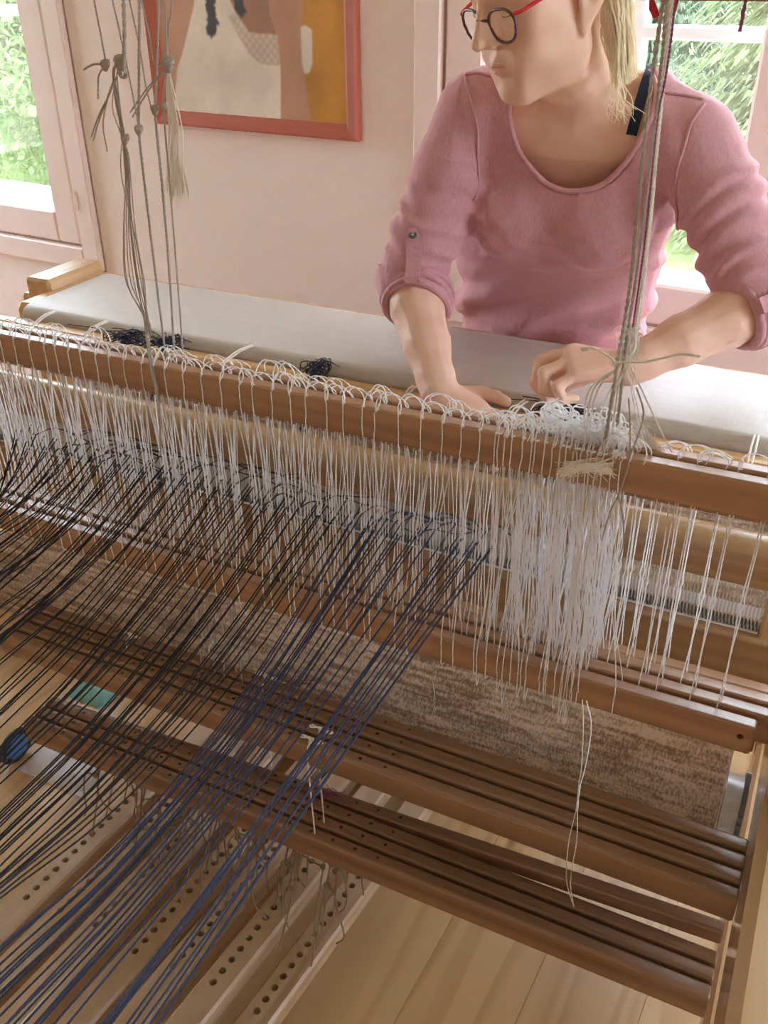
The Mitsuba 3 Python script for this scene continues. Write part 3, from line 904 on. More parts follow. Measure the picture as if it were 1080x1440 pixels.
# legs on the bench, mostly hidden behind the loom
legs = []
for s, x in ((-1, -.55), (1, -.36)):
    legs.extend(chain([np.array((x, 1.74, .585)), np.array((x + .02 * s, 1.585, .60)), np.array((x + .03 * s, 1.555, .56))], [.085, .06, .056]))
    legs.extend(chain([np.array((x + .03 * s, 1.555, .56)), np.array((x + .03 * s, 1.62, .30)), np.array((x + .03 * s, 1.66, .09))], [.056, .050, .036]))
    legs.append(hull(ball((x + .03 * s, 1.675, .045), (.036, .04, .043)), ball((x + .03 * s, 1.54, .028), (.038, .05, .026))))
mat('jeans', (.05, .07, .13), .8, .2)
obj('trousers', sculpt(legs + [hull(ellipse(HIP, .165, .115), ellipse(np.array(HIP) - (0, 0, .05), .175, .12)), hull(ball((-.55, 1.74, .585), .085), ball((-.36, 1.74, .585), .085))], .010, .02), 'jeans', person, smooth=True)
# --- jersey
tor = [hull(ellipse(np.array(HIP) + (0, 0, .02), .185, .130), ellipse(WST, .180, .122)), hull(ellipse(WST, .180, .122), ellipse(UB, .182, .124)),
       hull(ellipse(UB, .182, .124), ellipse(BU, .172, .122, .25)), hull(ellipse(BU, .172, .122, .25), ellipse(UC, .168, .098, .15)),
       hull(ellipse(UC, .168, .098, .15), ellipse(SHc, .150, .062), ball(SL + (.018, .004, .004), .052), ball(SR + (-.018, .004, .004), .052)),
       hull(ball((-.475, 1.436, 1.045), (.070, .055, .060)), ball((-.475, 1.47, 1.10), .06)), hull(ball((-.335, 1.436, 1.040), (.070, .055, .060)), ball((-.335, 1.47, 1.10), .06)),
       hull(ball(NB + (0, .012, .012), (.085, .05, .030)), ball(SL + (.03, .004, .006), .047), ball(SR + (-.03, .004, .006), .047)),
       hull(ball((-.286, 1.472, 1.230), .032), ball(SR + (-.015, .004, .006), .047), ball((-.33, 1.49, 1.18), .05)), hull(ball((-.468, 1.472, 1.238), .032), ball(SL + (.015, .004, .006), .047), ball((-.43, 1.49, 1.18), .05))]
unit = lambda v: v / np.linalg.norm(v)
dL_, dR_ = unit(WL - EL), unit(WR - ER)
sleeve_ = lambda S, E, d: chain([S, S + (E - S) * .35, S + (E - S) * .7, E, E + d * .085], [.058, .0585, .0555, .0545, .054], 2)
cutL, cutR = EL + dL_ * .050, ER + dR_ * .040
nL_, nR_ = unit(np.array([.25, -.82, -.45])), unit(np.array([-.62, -.72, -.22]))
fs = Field((-.72, 1.28, .56), (.03, 1.92, 1.32), .0036)
fs.add(tor, .024)
f2 = Field((-.72, 1.28, .56), (.03, 1.92, 1.32), .0036)
f2.add(chain([SL, SL + (EL - SL) * .35, SL + (EL - SL) * .7, EL], [.058, .0585, .0555, .0545], 2) + chain([SR, SR + (ER - SR) * .35, SR + (ER - SR) * .7, ER], [.058, .0585, .0555, .0545], 2), .02)
gx = [f2.lo[k] + f2.h * np.arange(f2.n[k]) for k in range(3)]
G = np.stack(np.meshgrid(*gx, indexing='ij'), -1).astype(np.float32)
for c, n_, E_, d_ in ((cutL, nL_, EL, dL_), (cutR, nR_, ER, dR_)):
    f3 = Field((-.72, 1.28, .56), (.03, 1.92, 1.32), .0036)
    f3.add(chain([E_, E_ + d_ * .085], [.0550, .0545], 2), .004)
    g3 = np.maximum(f3.f, (G - c.astype(np.float32)) @ n_.astype(np.float32))
    hh = np.maximum(.012 - np.abs(f2.f - g3), 0) / .012
    f2.f = np.minimum(f2.f, g3) - hh * hh * .012 * .25
kk = .016
hh = np.maximum(kk - np.abs(fs.f - f2.f), 0) / kk
fs.f = np.minimum(fs.f, f2.f) - hh * hh * kk * .25
nb_c, nb_n = np.array([-.376, 1.455, 1.176]), unit(np.array([.03, -.735, .68]))
e1 = unit(np.array([1.0, 0, -.03]) - nb_n * (np.array([1.0, 0, -.03]) @ nb_n))
e2 = np.cross(nb_n, e1)
NW, NH = .104, .098
rel = G - nb_c.astype(np.float32)
u_, v_, w_ = rel @ e1.astype(np.float32), rel @ e2.astype(np.float32), rel @ nb_n.astype(np.float32)
fs0 = fs.f.copy()
sh_ = (np.sqrt((u_ / NW) ** 2 + (v_ / NH) ** 2) - 1) * .095
fs.f = np.maximum(fs.f, np.minimum(np.maximum(-sh_, -(w_ + .10)), .05))
fs.f = np.where(w_ < -.10, fs0, fs.f)
st = fs.mesh(4)
V, nrm = st.vertices.copy(), st.vertex_normals


def fold(P):
    out = np.zeros(len(P))
    for S, E, sgn, cc, cn in ((SL, EL, -1, cutL, nL_), (SR, ER, 1, cutR, nR_)):
        ax = E - S
        L = np.linalg.norm(ax)
        ax = ax / L
        t = (P - S) @ ax / L
        rad = np.linalg.norm((P - S) - np.outer((P - S) @ ax, ax), axis=1)
        w = np.clip((t - .05) / .25, 0, 1) * (rad < .085) * np.clip((1.06 - t) / .16, 0, 1) * np.clip((np.linalg.norm(P - cc, axis=1) - .060) / .03, 0, 1)
        side = (P - S) @ np.cross(ax, [0, 1, 0])
        nz = meshkit.noise(P * 17)
        ph = t * L * 2 * np.pi / .034 + 2.2 * np.sin(side * 38 + sgn) + 3.0 * nz + sgn * side * 30
        am = (.0009 + .0026 * np.clip(t, 0, 1) ** 1.5) * (1.4 if sgn > 0 else .7)
        out += 1.45 * w * am * (np.sin(ph) + .2 * np.sin(1.73 * ph + 1.0)) * (.4 + 1.2 * meshkit.noise(P * 15 + 5))
    ax_ = np.clip((1.02 - P[:, 2]) / .16, 0, 1) * (P[:, 1] < 1.75) * (np.abs(P[:, 0] + .44) < .2)
    q = (P[:, 0] * .55 - P[:, 2]) * 80 + 3 * meshkit.noise(P * 14)
    out += 2.8 * ax_ * (.0022 * np.sin(q) + .0016 * np.sin(q * .53 + P[:, 0] * 20)) * (.3 + 1.3 * meshkit.noise(P * 9))
    up = np.clip((P[:, 2] - 1.09) / .06, 0, 1) * (np.abs(P[:, 0] + .385) < .17)
    out += up * .0030 * np.sin((P[:, 0] * .9 + .35 * P[:, 2]) * 130 + 4 * meshkit.noise(P * 12)) * meshkit.noise(P * 16)
    out += .0025 * (meshkit.fbm(P * 16) - .5)
    return out


st.vertices = V + nrm * fold(V)[:, None]
jersey = obj('jersey', st, 'shirt', person, label='dusty pink jersey top with rolled sleeves', smooth=50)
base, tr_ = st, cKDTree(st.vertices)
fsx = Field((-.72, 1.28, .56), (.03, 1.92, 1.32), .0036)
fsx.f = fs0
hem = []
for a in np.linspace(0, 2 * np.pi, 97):
    hs = np.linspace(.16, -.09, 260)
    L_ = np.array([nb_c + e1 * math.cos(a) * NW + e2 * math.sin(a) * NH + nb_n * h for h in hs])
    q_ = fsx.at(L_)
    j = int(np.argmax(q_ < .0005)) if (q_ < .0005).any() else int(np.argmin(q_))
    hem.append(L_[j])
hem = np.array(hem)
for _ in range(4):
    hem[1:-1] = (hem[:-2] + 2 * hem[1:-1] + hem[2:]) / 4
obj('neck_hem', tube(hem, .0040, 8, cap=False), 'shirt', jersey, smooth=True)


def seam(pts, r=.0016, lift=.0012):
    """A raised seam laid on the jersey under the given points."""
    P = spline(pts, 8)
    _, i_ = tr_.query(P)
    Q = base.vertices[i_] + base.vertex_normals[i_] * lift
    for _ in range(4):
        Q[1:-1] = (Q[:-2] + 2 * Q[1:-1] + Q[2:]) / 4
    return tube(Q, r, 6)


for px_ in ([(652, 103, 1.42), (668, 150, 1.40), (672, 215, 1.39), (664, 280, 1.40)], [(988, 150, 1.42), (968, 190, 1.40), (950, 250, 1.39), (938, 310, 1.40), (945, 335, 1.41)], [(655, 104, 1.42), (690, 112, 1.42), (715, 122, 1.42)], [(985, 152, 1.43), (955, 140, 1.43), (925, 132, 1.43)]):
    obj('seam', seam([atY(*q) for q in px_], .0022), 'shirt', jersey, smooth=True)
# rolled cuffs, tabs and buttons
for E, dr_, cu, nn, tabpix in ((EL, dL_, cutL, nL_, (572, 372)), (ER, dR_, cutR, nR_, (1055, 400))):
    a1 = np.cross(nn, [0, 0, 1]); a1 /= np.linalg.norm(a1)
    a2 = np.cross(nn, a1)
    for j, (off, rr, tr) in enumerate(((.0, .0525, .0072), (-.011, .0560, .0070), (-.022, .0580, .0062))):
        cpt = cu + nn * off
        pts = [cpt + (a1 * math.cos(t) + a2 * math.sin(t)) * (rr - .002 + .0014 * math.sin(3 * t + j)) + nn * .002 * math.sin(2 * t + 2 * j) for t in np.linspace(0, 2 * np.pi, 49)]
        obj('cuff_fold', tube(pts, tr, 8, cap=False), 'shirt', jersey, smooth=True)
    v = ray(*tabpix); v /= np.linalg.norm(v)
    # the tab lies on the side of the cuff that faces the camera, over the folds
    tv = -v - nn * (-v @ nn); tv /= np.linalg.norm(tv)
    tv = tv * .93 + np.array([-.25, 0, .3]) * (1 if E is EL else -.1); tv -= nn * (tv @ nn); tv /= np.linalg.norm(tv)
    sd_ = np.cross(nn, tv)
    prof = [(-.055, .0640), (-.045, .0660), (-.028, .0700), (-.014, .0700), (-.002, .0680), (.006, .0640), (.009, .0560), (.004, .0500)]
    VV, FF = [], []
    def out_to(h):
        rs = np.linspace(.11, .04, 120)
        q_ = fsx.at(np.array([cu + nn * h + tv * r_ for r_ in rs]))
        return rs[int(np.argmax(q_ < .0))] if (q_ < 0).any() else .058
    prof = [(h, max(out_to(h) + .0035, rr_ - .006 if i_ > 1 else 0)) if i_ < 5 else (h, rr_) for i_, (h, rr_) in enumerate(prof)]
    for i, (h, rr) in enumerate(prof):
        wv = .0115 if i else .006
        for s in (-1, 1):
            for lay in (0, .0022):
                VV.append(cu + nn * h + tv * (rr + lay) + sd_ * wv * s)
    for i in range(len(prof) - 1):
        q = i * 4
        for a, b in ((0, 2), (2, 3), (3, 1), (1, 0)):
            FF += [(q + a, q + b, q + 4 + b), (q + a, q + 4 + b, q + 4 + a)]
    n_ = (len(prof) - 1) * 4
    FF += [(0, 1, 3), (0, 3, 2), (n_, n_ + 2, n_ + 3), (n_, n_ + 3, n_ + 1)]
    tab = obj('sleeve_tab', trimesh.Trimesh(VV, FF, process=False), 'shirt', jersey, smooth=40)
    bc = cu + nn * -.046 + tv * (prof[1][1] + .0055)
    obj('button', cat_([tube([bc, bc + tv * .002], .0062, 20), tube([bc + (sd_ * math.cos(t) + nn * math.sin(t)) * .0055 + tv * .002 for t in np.linspace(0, 2 * np.pi, 21)], .0012, 6, cap=False)]), 'button_grey', tab, smooth=40)
    obj('button_stud', tube([bc + tv * .0015, bc + tv * .0028], .0022, 12), 'button_metal', tab)
# navy strap on the picture-right shoulder
sp_ = [atY(888, 190, 1.395), atY(896, 160, 1.405), atY(905, 128, 1.425), atY(913, 104, 1.447), atY(916, 98, 1.475)]
pp = spline(sp_, 5)
tq = tr_.query(pp)[1]
VV, FF = [], []
ksk = cKDTree(sk.vertices)
for i, p in enumerate(pp):
    q = ksk.query(p)[1]
    nn = sk.vertex_normals[q]
    c = sk.vertices[q] * .0 + p + nn * max(0, .0022 - (p - sk.vertices[q]) @ nn)
    t = pp[min(i + 1, len(pp) - 1)] - pp[max(i - 1, 0)]
    b = np.cross(nn, t); b /= np.linalg.norm(b)
    for s in (-1, 1):
        for lay in (-.001, .0012):
            VV.append(c + b * .0075 * s + nn * lay)
for i in range(len(pp) - 1):
    q = i * 4
    for a, b in ((0, 2), (2, 3), (3, 1), (1, 0)):
        FF += [(q + a, q + b, q + 4 + b), (q + a, q + 4 + b, q + 4 + a)]
obj('shoulder_strap', trimesh.Trimesh(VV, FF, process=False), 'strap_navy', person, label='dark navy shoulder strap', smooth=40)
# --- face details
obj('lips', sculpt([hull(hb((0, .0965, -.0585), (.007, .004, .003)), hb((.019, .0875, -.0622), .0022), hb((-.019, .0875, -.0622), .0022)), hull(hb((0, .0945, -.0675), (.008, .0045, .0036)), hb((.017, .0865, -.0645), .002), hb((-.017, .0865, -.0645), .002))], .0012, .002), 'lips', person, smooth=True)
obj('mouth_line', tube(spline([hp(.019, .0880, -.0632), hp(.009, .0965, -.0632), hp(0, .0985, -.0630), hp(-.009, .0965, -.0632), hp(-.019, .0880, -.0632)], 5), .0009, 5), 'lips', person)
for s in (1, -1):
    obj('eyelashes', tube(spline([hp(.031 * s - .014, .077, -.001), hp(.031 * s - .006, .0825, -.004), hp(.031 * s + .006, .0815, -.004), hp(.031 * s + .0145, .073, -.001)], 4), .0007, 5), 'rim_plum', person)
    obj('eyebrow', tube(spline([hp(.013 * s, .0925, .0255), hp(.030 * s, .0915, .031), hp(.047 * s, .079, .027)], 5), np.linspace(.0022, .001, 11), 6), 'hair_blond', person)
# glasses
gl = key('glasses', person)
rims, lens = [], []
for s in (1, -1):
    pts = []
    for t in np.linspace(0, 2 * np.pi, 41):
        ca, sa = math.cos(t), math.sin(t)
        e = 2.5 if sa > 0 else 2.1
        rx = .0245 * np.sign(ca) * abs(ca) ** (2 / e)
        rz = .0200 * np.sign(sa) * abs(sa) ** (2 / e)
        if sa < 0:
            rx *= .93
        pts.append((s * .0325 + rx, .1015 - .10 * abs(s * .0325 + rx) - .008, -.012 + rz))
    P = np.array([hp(*q) for q in pts])
    obj('rim', tube(P, .0019, 8, cap=False), 'rim_plum', gl, smooth=True)
    c = P[:-1].mean(0)
    obj('lens', trimesh.Trimesh(np.vstack([P[:-1], c]), [(i, (i + 1) % 40, 40) for i in range(40)], process=False), 'glass', gl)
    obj('temple', tube(spline([hp(.0565 * s, .0878, .001), hp(.066 * s, .078, .002), hp(.076 * s, .04, .007), hp(.081 * s, .0, .013), hp(.079 * s, -.022, .004), hp(.076 * s, -.034, -.016)], 5), .0024, 8), 'temple_red', gl, label='bright red temple arm', smooth=True)
obj('bridge', tube(spline([hp(.0095, .0945, -.004), hp(0, .1035, .0), hp(-.0095, .0945, -.004)], 5), .0018, 8), 'rim_plum', gl, smooth=True)
# hair: drawn back over the skull, loose lengths falling behind the ear
hr = np.random.default_rng(3)
fh = Field(HC - .17, HC + .17, .004)
fh.add([hb((0, -.022, .054), (.0775, .096, .083), 3)]).cut([hb((0, .085, -.005), (.064, .075, .105), 3), hb((.0, .03, -.07), (.12, .06, .06), 2)], .006)
locks = [fh.mesh(3)]
for i in range(240):
    a = hr.uniform(0, 1)
    st0 = (.072 + hr.normal(0, .004), -.020 - .055 * a, .050 - .035 * a + hr.normal(0, .01))
    ln = hr.uniform(.6, 1.0)
    P = [hp(*st0), hp(.080 + hr.normal(0, .003), -.030 - .040 * a, .005), hp(.076 + hr.normal(0, .006), -.036 - .035 * a, -.05 * ln), hp(.068 + hr.normal(0, .010), -.036 - .030 * a, -.095 * ln), hp(.066 + hr.normal(0, .004), -.034 - .03 * a + hr.normal(0, .005), -.125 - .02 * ln)]
    locks.append(tube(spline(P, 5), np.linspace(.0018, .0006, 21), 4))
for i in range(26):   # wisps
    a = hr.uniform(0, 1)
    P = [hp(.076, -.03 - .03 * a, .0), hp(.080 + hr.normal(0, .004), -.035 - .02 * a, -.07), hp(.078 + hr.normal(0, .004), -.028, -.115), hp(.088 + hr.normal(0, .007), -.015 + hr.normal(0, .006), -.145), hp(.110 + hr.normal(0, .014), .0 + hr.normal(0, .008), -.163 + hr.normal(0, .006))]
    locks.append(tube(spline(P, 5), np.linspace(.0009, .0004, 21), 4))
for i in range(60):   # other side and nape
    a = hr.uniform(-1, 1)
    locks.append(tube(spline([hp(.07 * a, -.09, .04), hp(.06 * a, -.10, -.01), hp(.055 * a + hr.normal(0, .01), -.085, -.08)], 5), np.linspace(.003, .001, 11), 5))
obj('hair', cat_(locks), 'hair_blond', person, smooth=60, label='pale blond hair drawn back behind the ear')
bench = thing('bench', 'wooden weaving bench under the woman behind the loom', 'bench')
obj('seat', box(-1.2, .0, 1.66, 1.92, .465, .495, .006), 'wood_pine_x', bench)
for xa in (-1.15, -.09):
    obj('leg', box(xa, xa + .04, 1.68, 1.90, 0, .465, .004), 'wood_pine_y', bench)
#@ENDPERSON
# ------------------------------------------------------------------ cords hanging from the top of the loom
for xa in (PX0 - .05, PX1):
    obj('castle_post', box(xa, xa + .05, .84, .92, .55, 1.72, .006), 'wood_pine_y', loom)
obj('castle_beam', box(PX0 - .05, PX1 + .05, .86, .93, 1.66, 1.72, .006), 'wood_pine_x', loom)
a_, b_ = atY(822, -1, .93), atY(1090, 0, .93)
obj('castle_bar', slat_x(a_[0], PX1, .922, a_[2] + .034, .034, .02, .004), 'wood_lamm', loom)
cr = np.random.default_rng(5)


def P_(pts, Y):
    return [atY(x, y, Y) if len(q) == 0 else atY(x, y, q[0]) for x, y, *q in pts]


def rope(pts, r, n=6, twist=None):
    """Two-ply cord along the points."""
    p = spline(pts, n)
    s = np.r_[0, np.cumsum(np.linalg.norm(np.diff(p, axis=0), axis=1))]
    m = max(len(p), int(s[-1] / (r * 1.6)))
    q = np.stack([np.interp(np.linspace(0, s[-1], m), s, p[:, k]) for k in range(3)], 1)
    t = np.gradient(q, axis=0); t /= np.linalg.norm(t, axis=1, keepdims=True)
    u = np.cross(t, [.2, .9, .1]); u /= np.linalg.norm(u, axis=1, keepdims=True)
    v = np.cross(t, u)
    a = np.linspace(0, s[-1], m) / (r * 7) * 2 * np.pi
    return cat_([tube(q + .5 * r * (np.cos(a + o)[:, None] * u + np.sin(a + o)[:, None] * v), r * .62, 5) for o in (0, np.pi)])


def up(x0, y0, x1, y1, Y, Y2=None):
    """Continue a cord seen leaving the frame at (x1, y1) up to the beam."""
    a, b = atY(x0, y0, Y), atY(x1, y1, Y2 or Y)
    return b + (b - a) * max(.2, (1.668 - b[2]) / max(b[2] - a[2], 1e-3))


def knot(c, r, n=3):
    c = np.asarray(c)
    return cat_([tube([c + np.array([math.cos(t) * r * .8, math.sin(t * 2 + k) * r * .5, math.sin(t + k * 1.1) * r]) for t in np.linspace(0, 2 * np.pi, 13)], r * .5, 5, cap=False) for k in range(n)])


GL = 'linen cords hanging on the left'
def cord(pts, Y, r, bsdf='cord_linen', label=None, group=None, top=True, extra=(), name='cord'):
    p = P_(pts, Y)
    if top:
        p = [up(pts[1][0], pts[1][1], pts[0][0], pts[0][1], Y)] + p
    obj(name, cat_([rope(p, r)] + list(extra)), bsdf, label=label, cat='cord', group=group, smooth=60)


YC = .90
kn = lambda x, y, r: knot(atY(x, y, YC), r)
cord([(132, 0), (141, 45), (149, 88)], YC, .0011, label='thin linen cord ending in a tied knot, leftmost of the hanging cords', extra=[kn(148, 92, .0045), rope(P_([(147, 92), (136, 90), (127, 92), (118, 98)], YC), .0014), rope(P_([(147, 93), (139, 106), (138, 122), (138, 139)], YC), .0013)])
cord([(158, 0), (165, 30), (171, 58), (182, 110), (194, 172)], YC, .0010, label='thin linen cord crossing behind the thick rope on the left')
cord([(174, 0), (175, 50), (174, 100)], YC - .004, .0024, label='thick dark twisted rope with a hooked knot at its end on the left', extra=[rope(P_([(174, 98), (177, 106), (171, 109), (168, 100)], YC - .004), .0022)])
cord([(182, 0), (195, 60), (205, 120), (213, 152)], YC + .01, .0010, label='thin linen cord slanting past the corner of the red frame')
cord([(196, 0), (195.5, 90), (195, 180), (196, 196), (213, 340), (233, 503)], YC + .004, .0017, label='long knotted braided cord running down to the heddle bar, nearest the bundle', extra=[kn(195, 183, .0042)])
cord([(199, 0), (209, 45), (218, 92), (234, 86)], YC + .012, .0011, label='thin linen cord running slantwise into the upper knot by the frame')
cord([(223, 0), (221, 80), (218, 152), (219, 170), (235, 340), (246, 506)], YC + .008, .0017, label='long knotted braided cord in the middle of the left group', extra=[kn(218, 155, .0042)])
cord([(232, 0), (234, 60), (235, 88), (230, 148), (238, 250), (250, 400), (258, 506)], YC + .012, .0012, label='long thin cord running down to the heddle bar, rightmost of the left group', extra=[kn(231, 149, .0032)])
cord([(242, 0), (237, 45), (235, 85)], YC + .014, .0012, label='short cord tied into the knot with the pale tassel', extra=[kn(236, 91, .0060)])
# pale tassel under the upper knot, cross strand
ts = []
for i in range(16):
    e = cr.normal(0, 1, 3)
    ts.append(tube(spline(P_([(236, 95), (240 + e[0] * 3, 130), (248 + e[0] * 5, 180 + e[1] * 8), (247 + e[0] * 6, 225), (251 + e[0] * 6 + e[2] * 3, 268 + e[1] * 7)], YC + .014), 5), np.linspace(.0009, .0006, 21), 4))
for i in range(60):
    e = cr.normal(0, 1, 3)
    ts.append(tube(spline(P_([(246 + e[0] * 4, 225), (249 + e[0] * 6, 248), (251 + e[0] * 8, 272 + e[1] * 8)], YC + .014), 3), .0004, 3))
obj('tassel', cat_(ts), 'cord_white', label='frayed pale tassel of threads hanging from the upper knot', cat='tassel', smooth=60)
for n, (a, b) in enumerate((((234, 96), (183, 158)), ((233, 98), (186, 165)))):
    obj('cord', rope(P_([a, ((a[0] + b[0]) / 2, (a[1] + b[1]) / 2 - 5), b], YC + .006), .0010), 'cord_linen', label=('upper' if n == 0 else 'lower') + ' of two short cord ends slanting left from the tasselled knot', cat='cord', smooth=60)
# bundle of doubled strands hanging from the hook
bs = [knot(atY(169, 88, YC), .006), knot(atY(176, 196, YC), .0042)]
for i in range(11):
    e = cr.normal(0, 1, 6)
    bs.append(rope(P_([(166 + e[0] * 3, 84 + e[1] * 2), (161 + e[0] * 4, 105), (165 + e[1] * 3, 150), (173 + e[2] * 2, 190), (176 + e[3] * 2.5, 215), (179 + e[3] * 3, 255), (186 + e[4] * 7, 330), (196 + e[4] * 10, 400), (207 + e[5] * 3, 455), (208 + e[5] * 2, 480)], YC), .00075, 4))
for a, b, c in (((155, 130), (140, 160), (128, 193)), ((153, 132), (140, 168), (131, 198)), ((152, 136), (145, 175), (151, 213))):
    bs.append(rope(P_([(160, 112), a, b, c], YC), .0011))
obj('cord_bundle', cat_(bs), 'cord_linen', label='bundle of grey linen strands knotted over the hook at the left', cat='cord bundle', smooth=60)
cord([(206, 470), (212, 520), (219, 545), (224, 575), (226, 640)], .862, .0016, top=False, label='grey cord passing in front of the upper heddle bar on the left')
cord([(208, 470), (215, 520), (222, 548)], .8645, .0013, top=False, label='second grey cord looped over the front of the heddle bar on the left')

# ------------------------------------------------------------------ right group
YR = .895
cord([(933, 0), (924, 60), (908, 180), (886, 400), (868, 510), (850, 628)], YR - .02, .0021, label='dark twisted cord, leftmost of the cords hanging on the right')
cord([(938, 0), (931, 80), (914, 230), (893, 400), (882, 470), (868, 600)], YR - .012, .0018, label='grey cord, second from the left of the cords hanging on the right')
cord([(942, 0), (934, 90), (920, 230), (905, 380), (893, 460)], YR, .0019, 'cord_pale', label='pale fluffy cord in the middle of the right hanging group')
cord([(946, 0), (938, 80), (927, 180), (913, 330), (897, 462)], YR + .006, .0016, 'cord_pale', label='pale cord on the right side of the right hanging group')
cord([(950, 0), (943, 60), (934, 120), (924, 170), (908, 330), (890, 460)], YR - .004, .0011, 'cord_plum', label='thin plum coloured cord of the right hanging group')
bs = [knot(atY(886, 470, YR), .0075), knot(atY(884, 488, YR - .002), .006), knot(atY(868, 508, YR - .012), .004)]
for i in range(10):
    e = cr.normal(0, 1, 6)
    bs.append(rope(P_([(886 + e[0] * 4, 462), (884 + e[1] * 8, 482), (880 + e[2] * 6, 512), (874 + e[3] * 14, 550), (872 + e[3] * 26, 600), (874 + e[3] * 34, 636)], YR - .004 + .006 * e[4]), .0009, 4))
for i in range(3):
    bs.append(rope(P_([(864, 520), (842 - 6 * i, 545), (832 - 5 * i, 580), (828 - 3 * i, 612)], YR - .01), .0011, 4))
for i in range(50):
    e = cr.normal(0, 1, 6)
    bs.append(tube(spline(P_([(886 + e[0] * 5, 470 + e[1] * 6), (886 + e[2] * 9, 486 + e[1] * 8), (884 + e[3] * 7, 500 + e[4] * 6)], YR), 3), .0004, 3))
obj('cord_bundle', cat_(bs), 'cord_pale', label='knotted bundle of pale linen strands flaring out over the heddle bar on the right', cat='cord bundle', smooth=60)
cord([(820, 491), (830, 489), (843, 493), (858, 503), (867, 509), (885, 509), (905, 509), (930, 504), (958, 498), (984, 501)], YR - .028, .0015, 'cord_white', top=False, label='short white string tied crosswise round the right bundle, its ends sticking out', extra=[tube(P_([(818, 491), (828, 490)], YR - .028), .0026, 6)])
for i, (pts, lb) in enumerate((([(884, 560), (886, 600), (884, 650), (872, 690), (858, 720), (846, 760)], 'grey strand hanging down across the upper heddle bar at the right bundle'), ([(895, 545), (905, 580), (898, 610), (886, 640)], 'short grey strand curving beside the right bundle'), ([(868, 694), (875, 720), (877, 760), (870, 790)], 'thin grey strand hanging under the bar at the right bundle'))):
    cord(pts, .864, .0010, top=False, label=lb)
fr = []
for i in range(110):
    e = cr.normal(0, 1, 8)
    c = np.array([822 + 52 * cr.uniform(-1, 1) + e[0] * 6, 600 + 26 * cr.uniform(-.8, 1)])
    c[1] += (c[0] - 822) * .17
    Yc = .90 + .028 * cr.uniform(-1, 1)
    rr = 7 + abs(e[1]) * 5
    a0 = cr.uniform(0, 6.28)
    fr.append(tube(spline([atY(c[0] + rr * math.cos(a0 + t) + e[2] * t, c[1] + rr * .9 * math.sin(a0 + t) - e[3] * t, Yc + .004 * math.sin(t * 2)) for t in np.linspace(0, 4.6, 7)], 3), .00085, 4))
obj('heddle_tangle', cat_(fr), 'heddle_cord', label='tangled heap of curled white heddle loops on top of the bar beside the hand', cat='string', smooth=70)
fr = [rope(P_([(800, 662), (830, 655), (850, 648), (870, 640)], .8625), .0011)]
for i in range(50):
    e = cr.normal(0, 1, 6)
    fr.append(tube(spline(P_([(792 + e[0] * 7, 664 + e[1] * 6), (812 + e[2] * 9, 657 + e[3] * 5), (838 + e[4] * 9, 657 + e[5] * 5), (854 + e[0] * 9, 663 + e[2] * 7)], .8615), 3), .00045, 3))
obj('frayed_string', cat_(fr), 'cord_white', label='frayed white string tied round the bunched heddles below the bar', cat='string', smooth=70)
fr = []
for i in range(80):
    e = cr.normal(0, 1, 6)
    fr.append(tube(spline(P_([(895 + e[0] * 4, 600 + e[1] * 4), (908 + e[2] * 6, 618 + e[1] * 5), (920 + e[3] * 7, 634 + e[4] * 4)], .90), 3), .0004, 3))
obj('frayed_string', cat_(fr), 'cord_white', label='white frayed tuft at the right foot of the cord bundle, beside the arched loops', cat='string', smooth=70)
# red ribbon and plum end at the top right
rb_ = P_([(914, -6), (916, 12), (922, 26), (930, 12), (940, 32), (952, 16), (957, -6)], .905)
VV = [q + np.array([0, dy, 0]) for q in rb_ for dy in (-.001, .001)]
obj('red_ribbon', trimesh.convex.convex_hull(np.array([q + np.array([0, dy, 0]) for q in P_([(914, -14), (913, 14), (919, 26), (929, 22)], .93) for dy in (-.001, .001)] + [])), 'cord_red', label='red ribbon knotted behind the cords at the top right', cat='ribbon')
scene['red_ribbon__end'] = ply(trimesh.convex.convex_hull(np.array([q + np.array([0, dy, 0]) for q in P_([(938, -14), (941, 32), (950, 18), (958, -14)], .93) for dy in (-.001, .001)])), 'cord_red')
cord([(1049, 0), (1047, 10), (1043, 20)], .925, .0016, 'cord_plum', label='short plum thread end hanging from the bar at the top right')

# ------------------------------------------------------------------ tied warp ends on the rod
def tuft(px_, py_, w, h, n, label, tails=4, dz=.812):
    c = atZ(px_, py_, dz)
    m = []
    for i in range(n):
        e = cr.normal(0, 1, 12)
        r = .5 + .5 * cr.uniform()
        a0 = cr.uniform(0, 6.28)
        P = [c + np.array([w * r * math.cos(a0 + t) + .15 * w * e[0] + .12 * w * e[1] * t, .014 * math.sin(a0 + 1.3 * t) + .006 * e[2], max(-.008, h * (.35 + .5 * math.sin(a0 * 2 + 1.7 * t)) + .2 * h * e[3])]) for t in np.linspace(0, 4.2, 7)]
        m.append(tube(spline(P, 4), .00085, 5))
    for i in range(tails):
        e = cr.normal(0, 1, 4)
        m.append(tube(spline([c + (0, 0, .006), c + (.6 * w * e[0], .01 * e[2], .010 + h * .3), c + (1.5 * w * e[0], .016 * e[2], .006 + h * .5 * abs(e[1]))], 4), .0008, 5))
    # the tied neck running down in front of the rod
    for i in range(10):
        e = cr.normal(0, 1, 4)
        m.append(tube(spline([c + (.3 * w * e[0], 0, .004), c + (.004 * e[1], -.017, -.010), c + (.006 * e[2], -.024, -.045), c + (.010 * e[3], -.06, -.085)], 4), .00085, 4))
    obj('warp_knot', cat_(m), 'knot_navy', label=label, cat='knot', smooth=70)


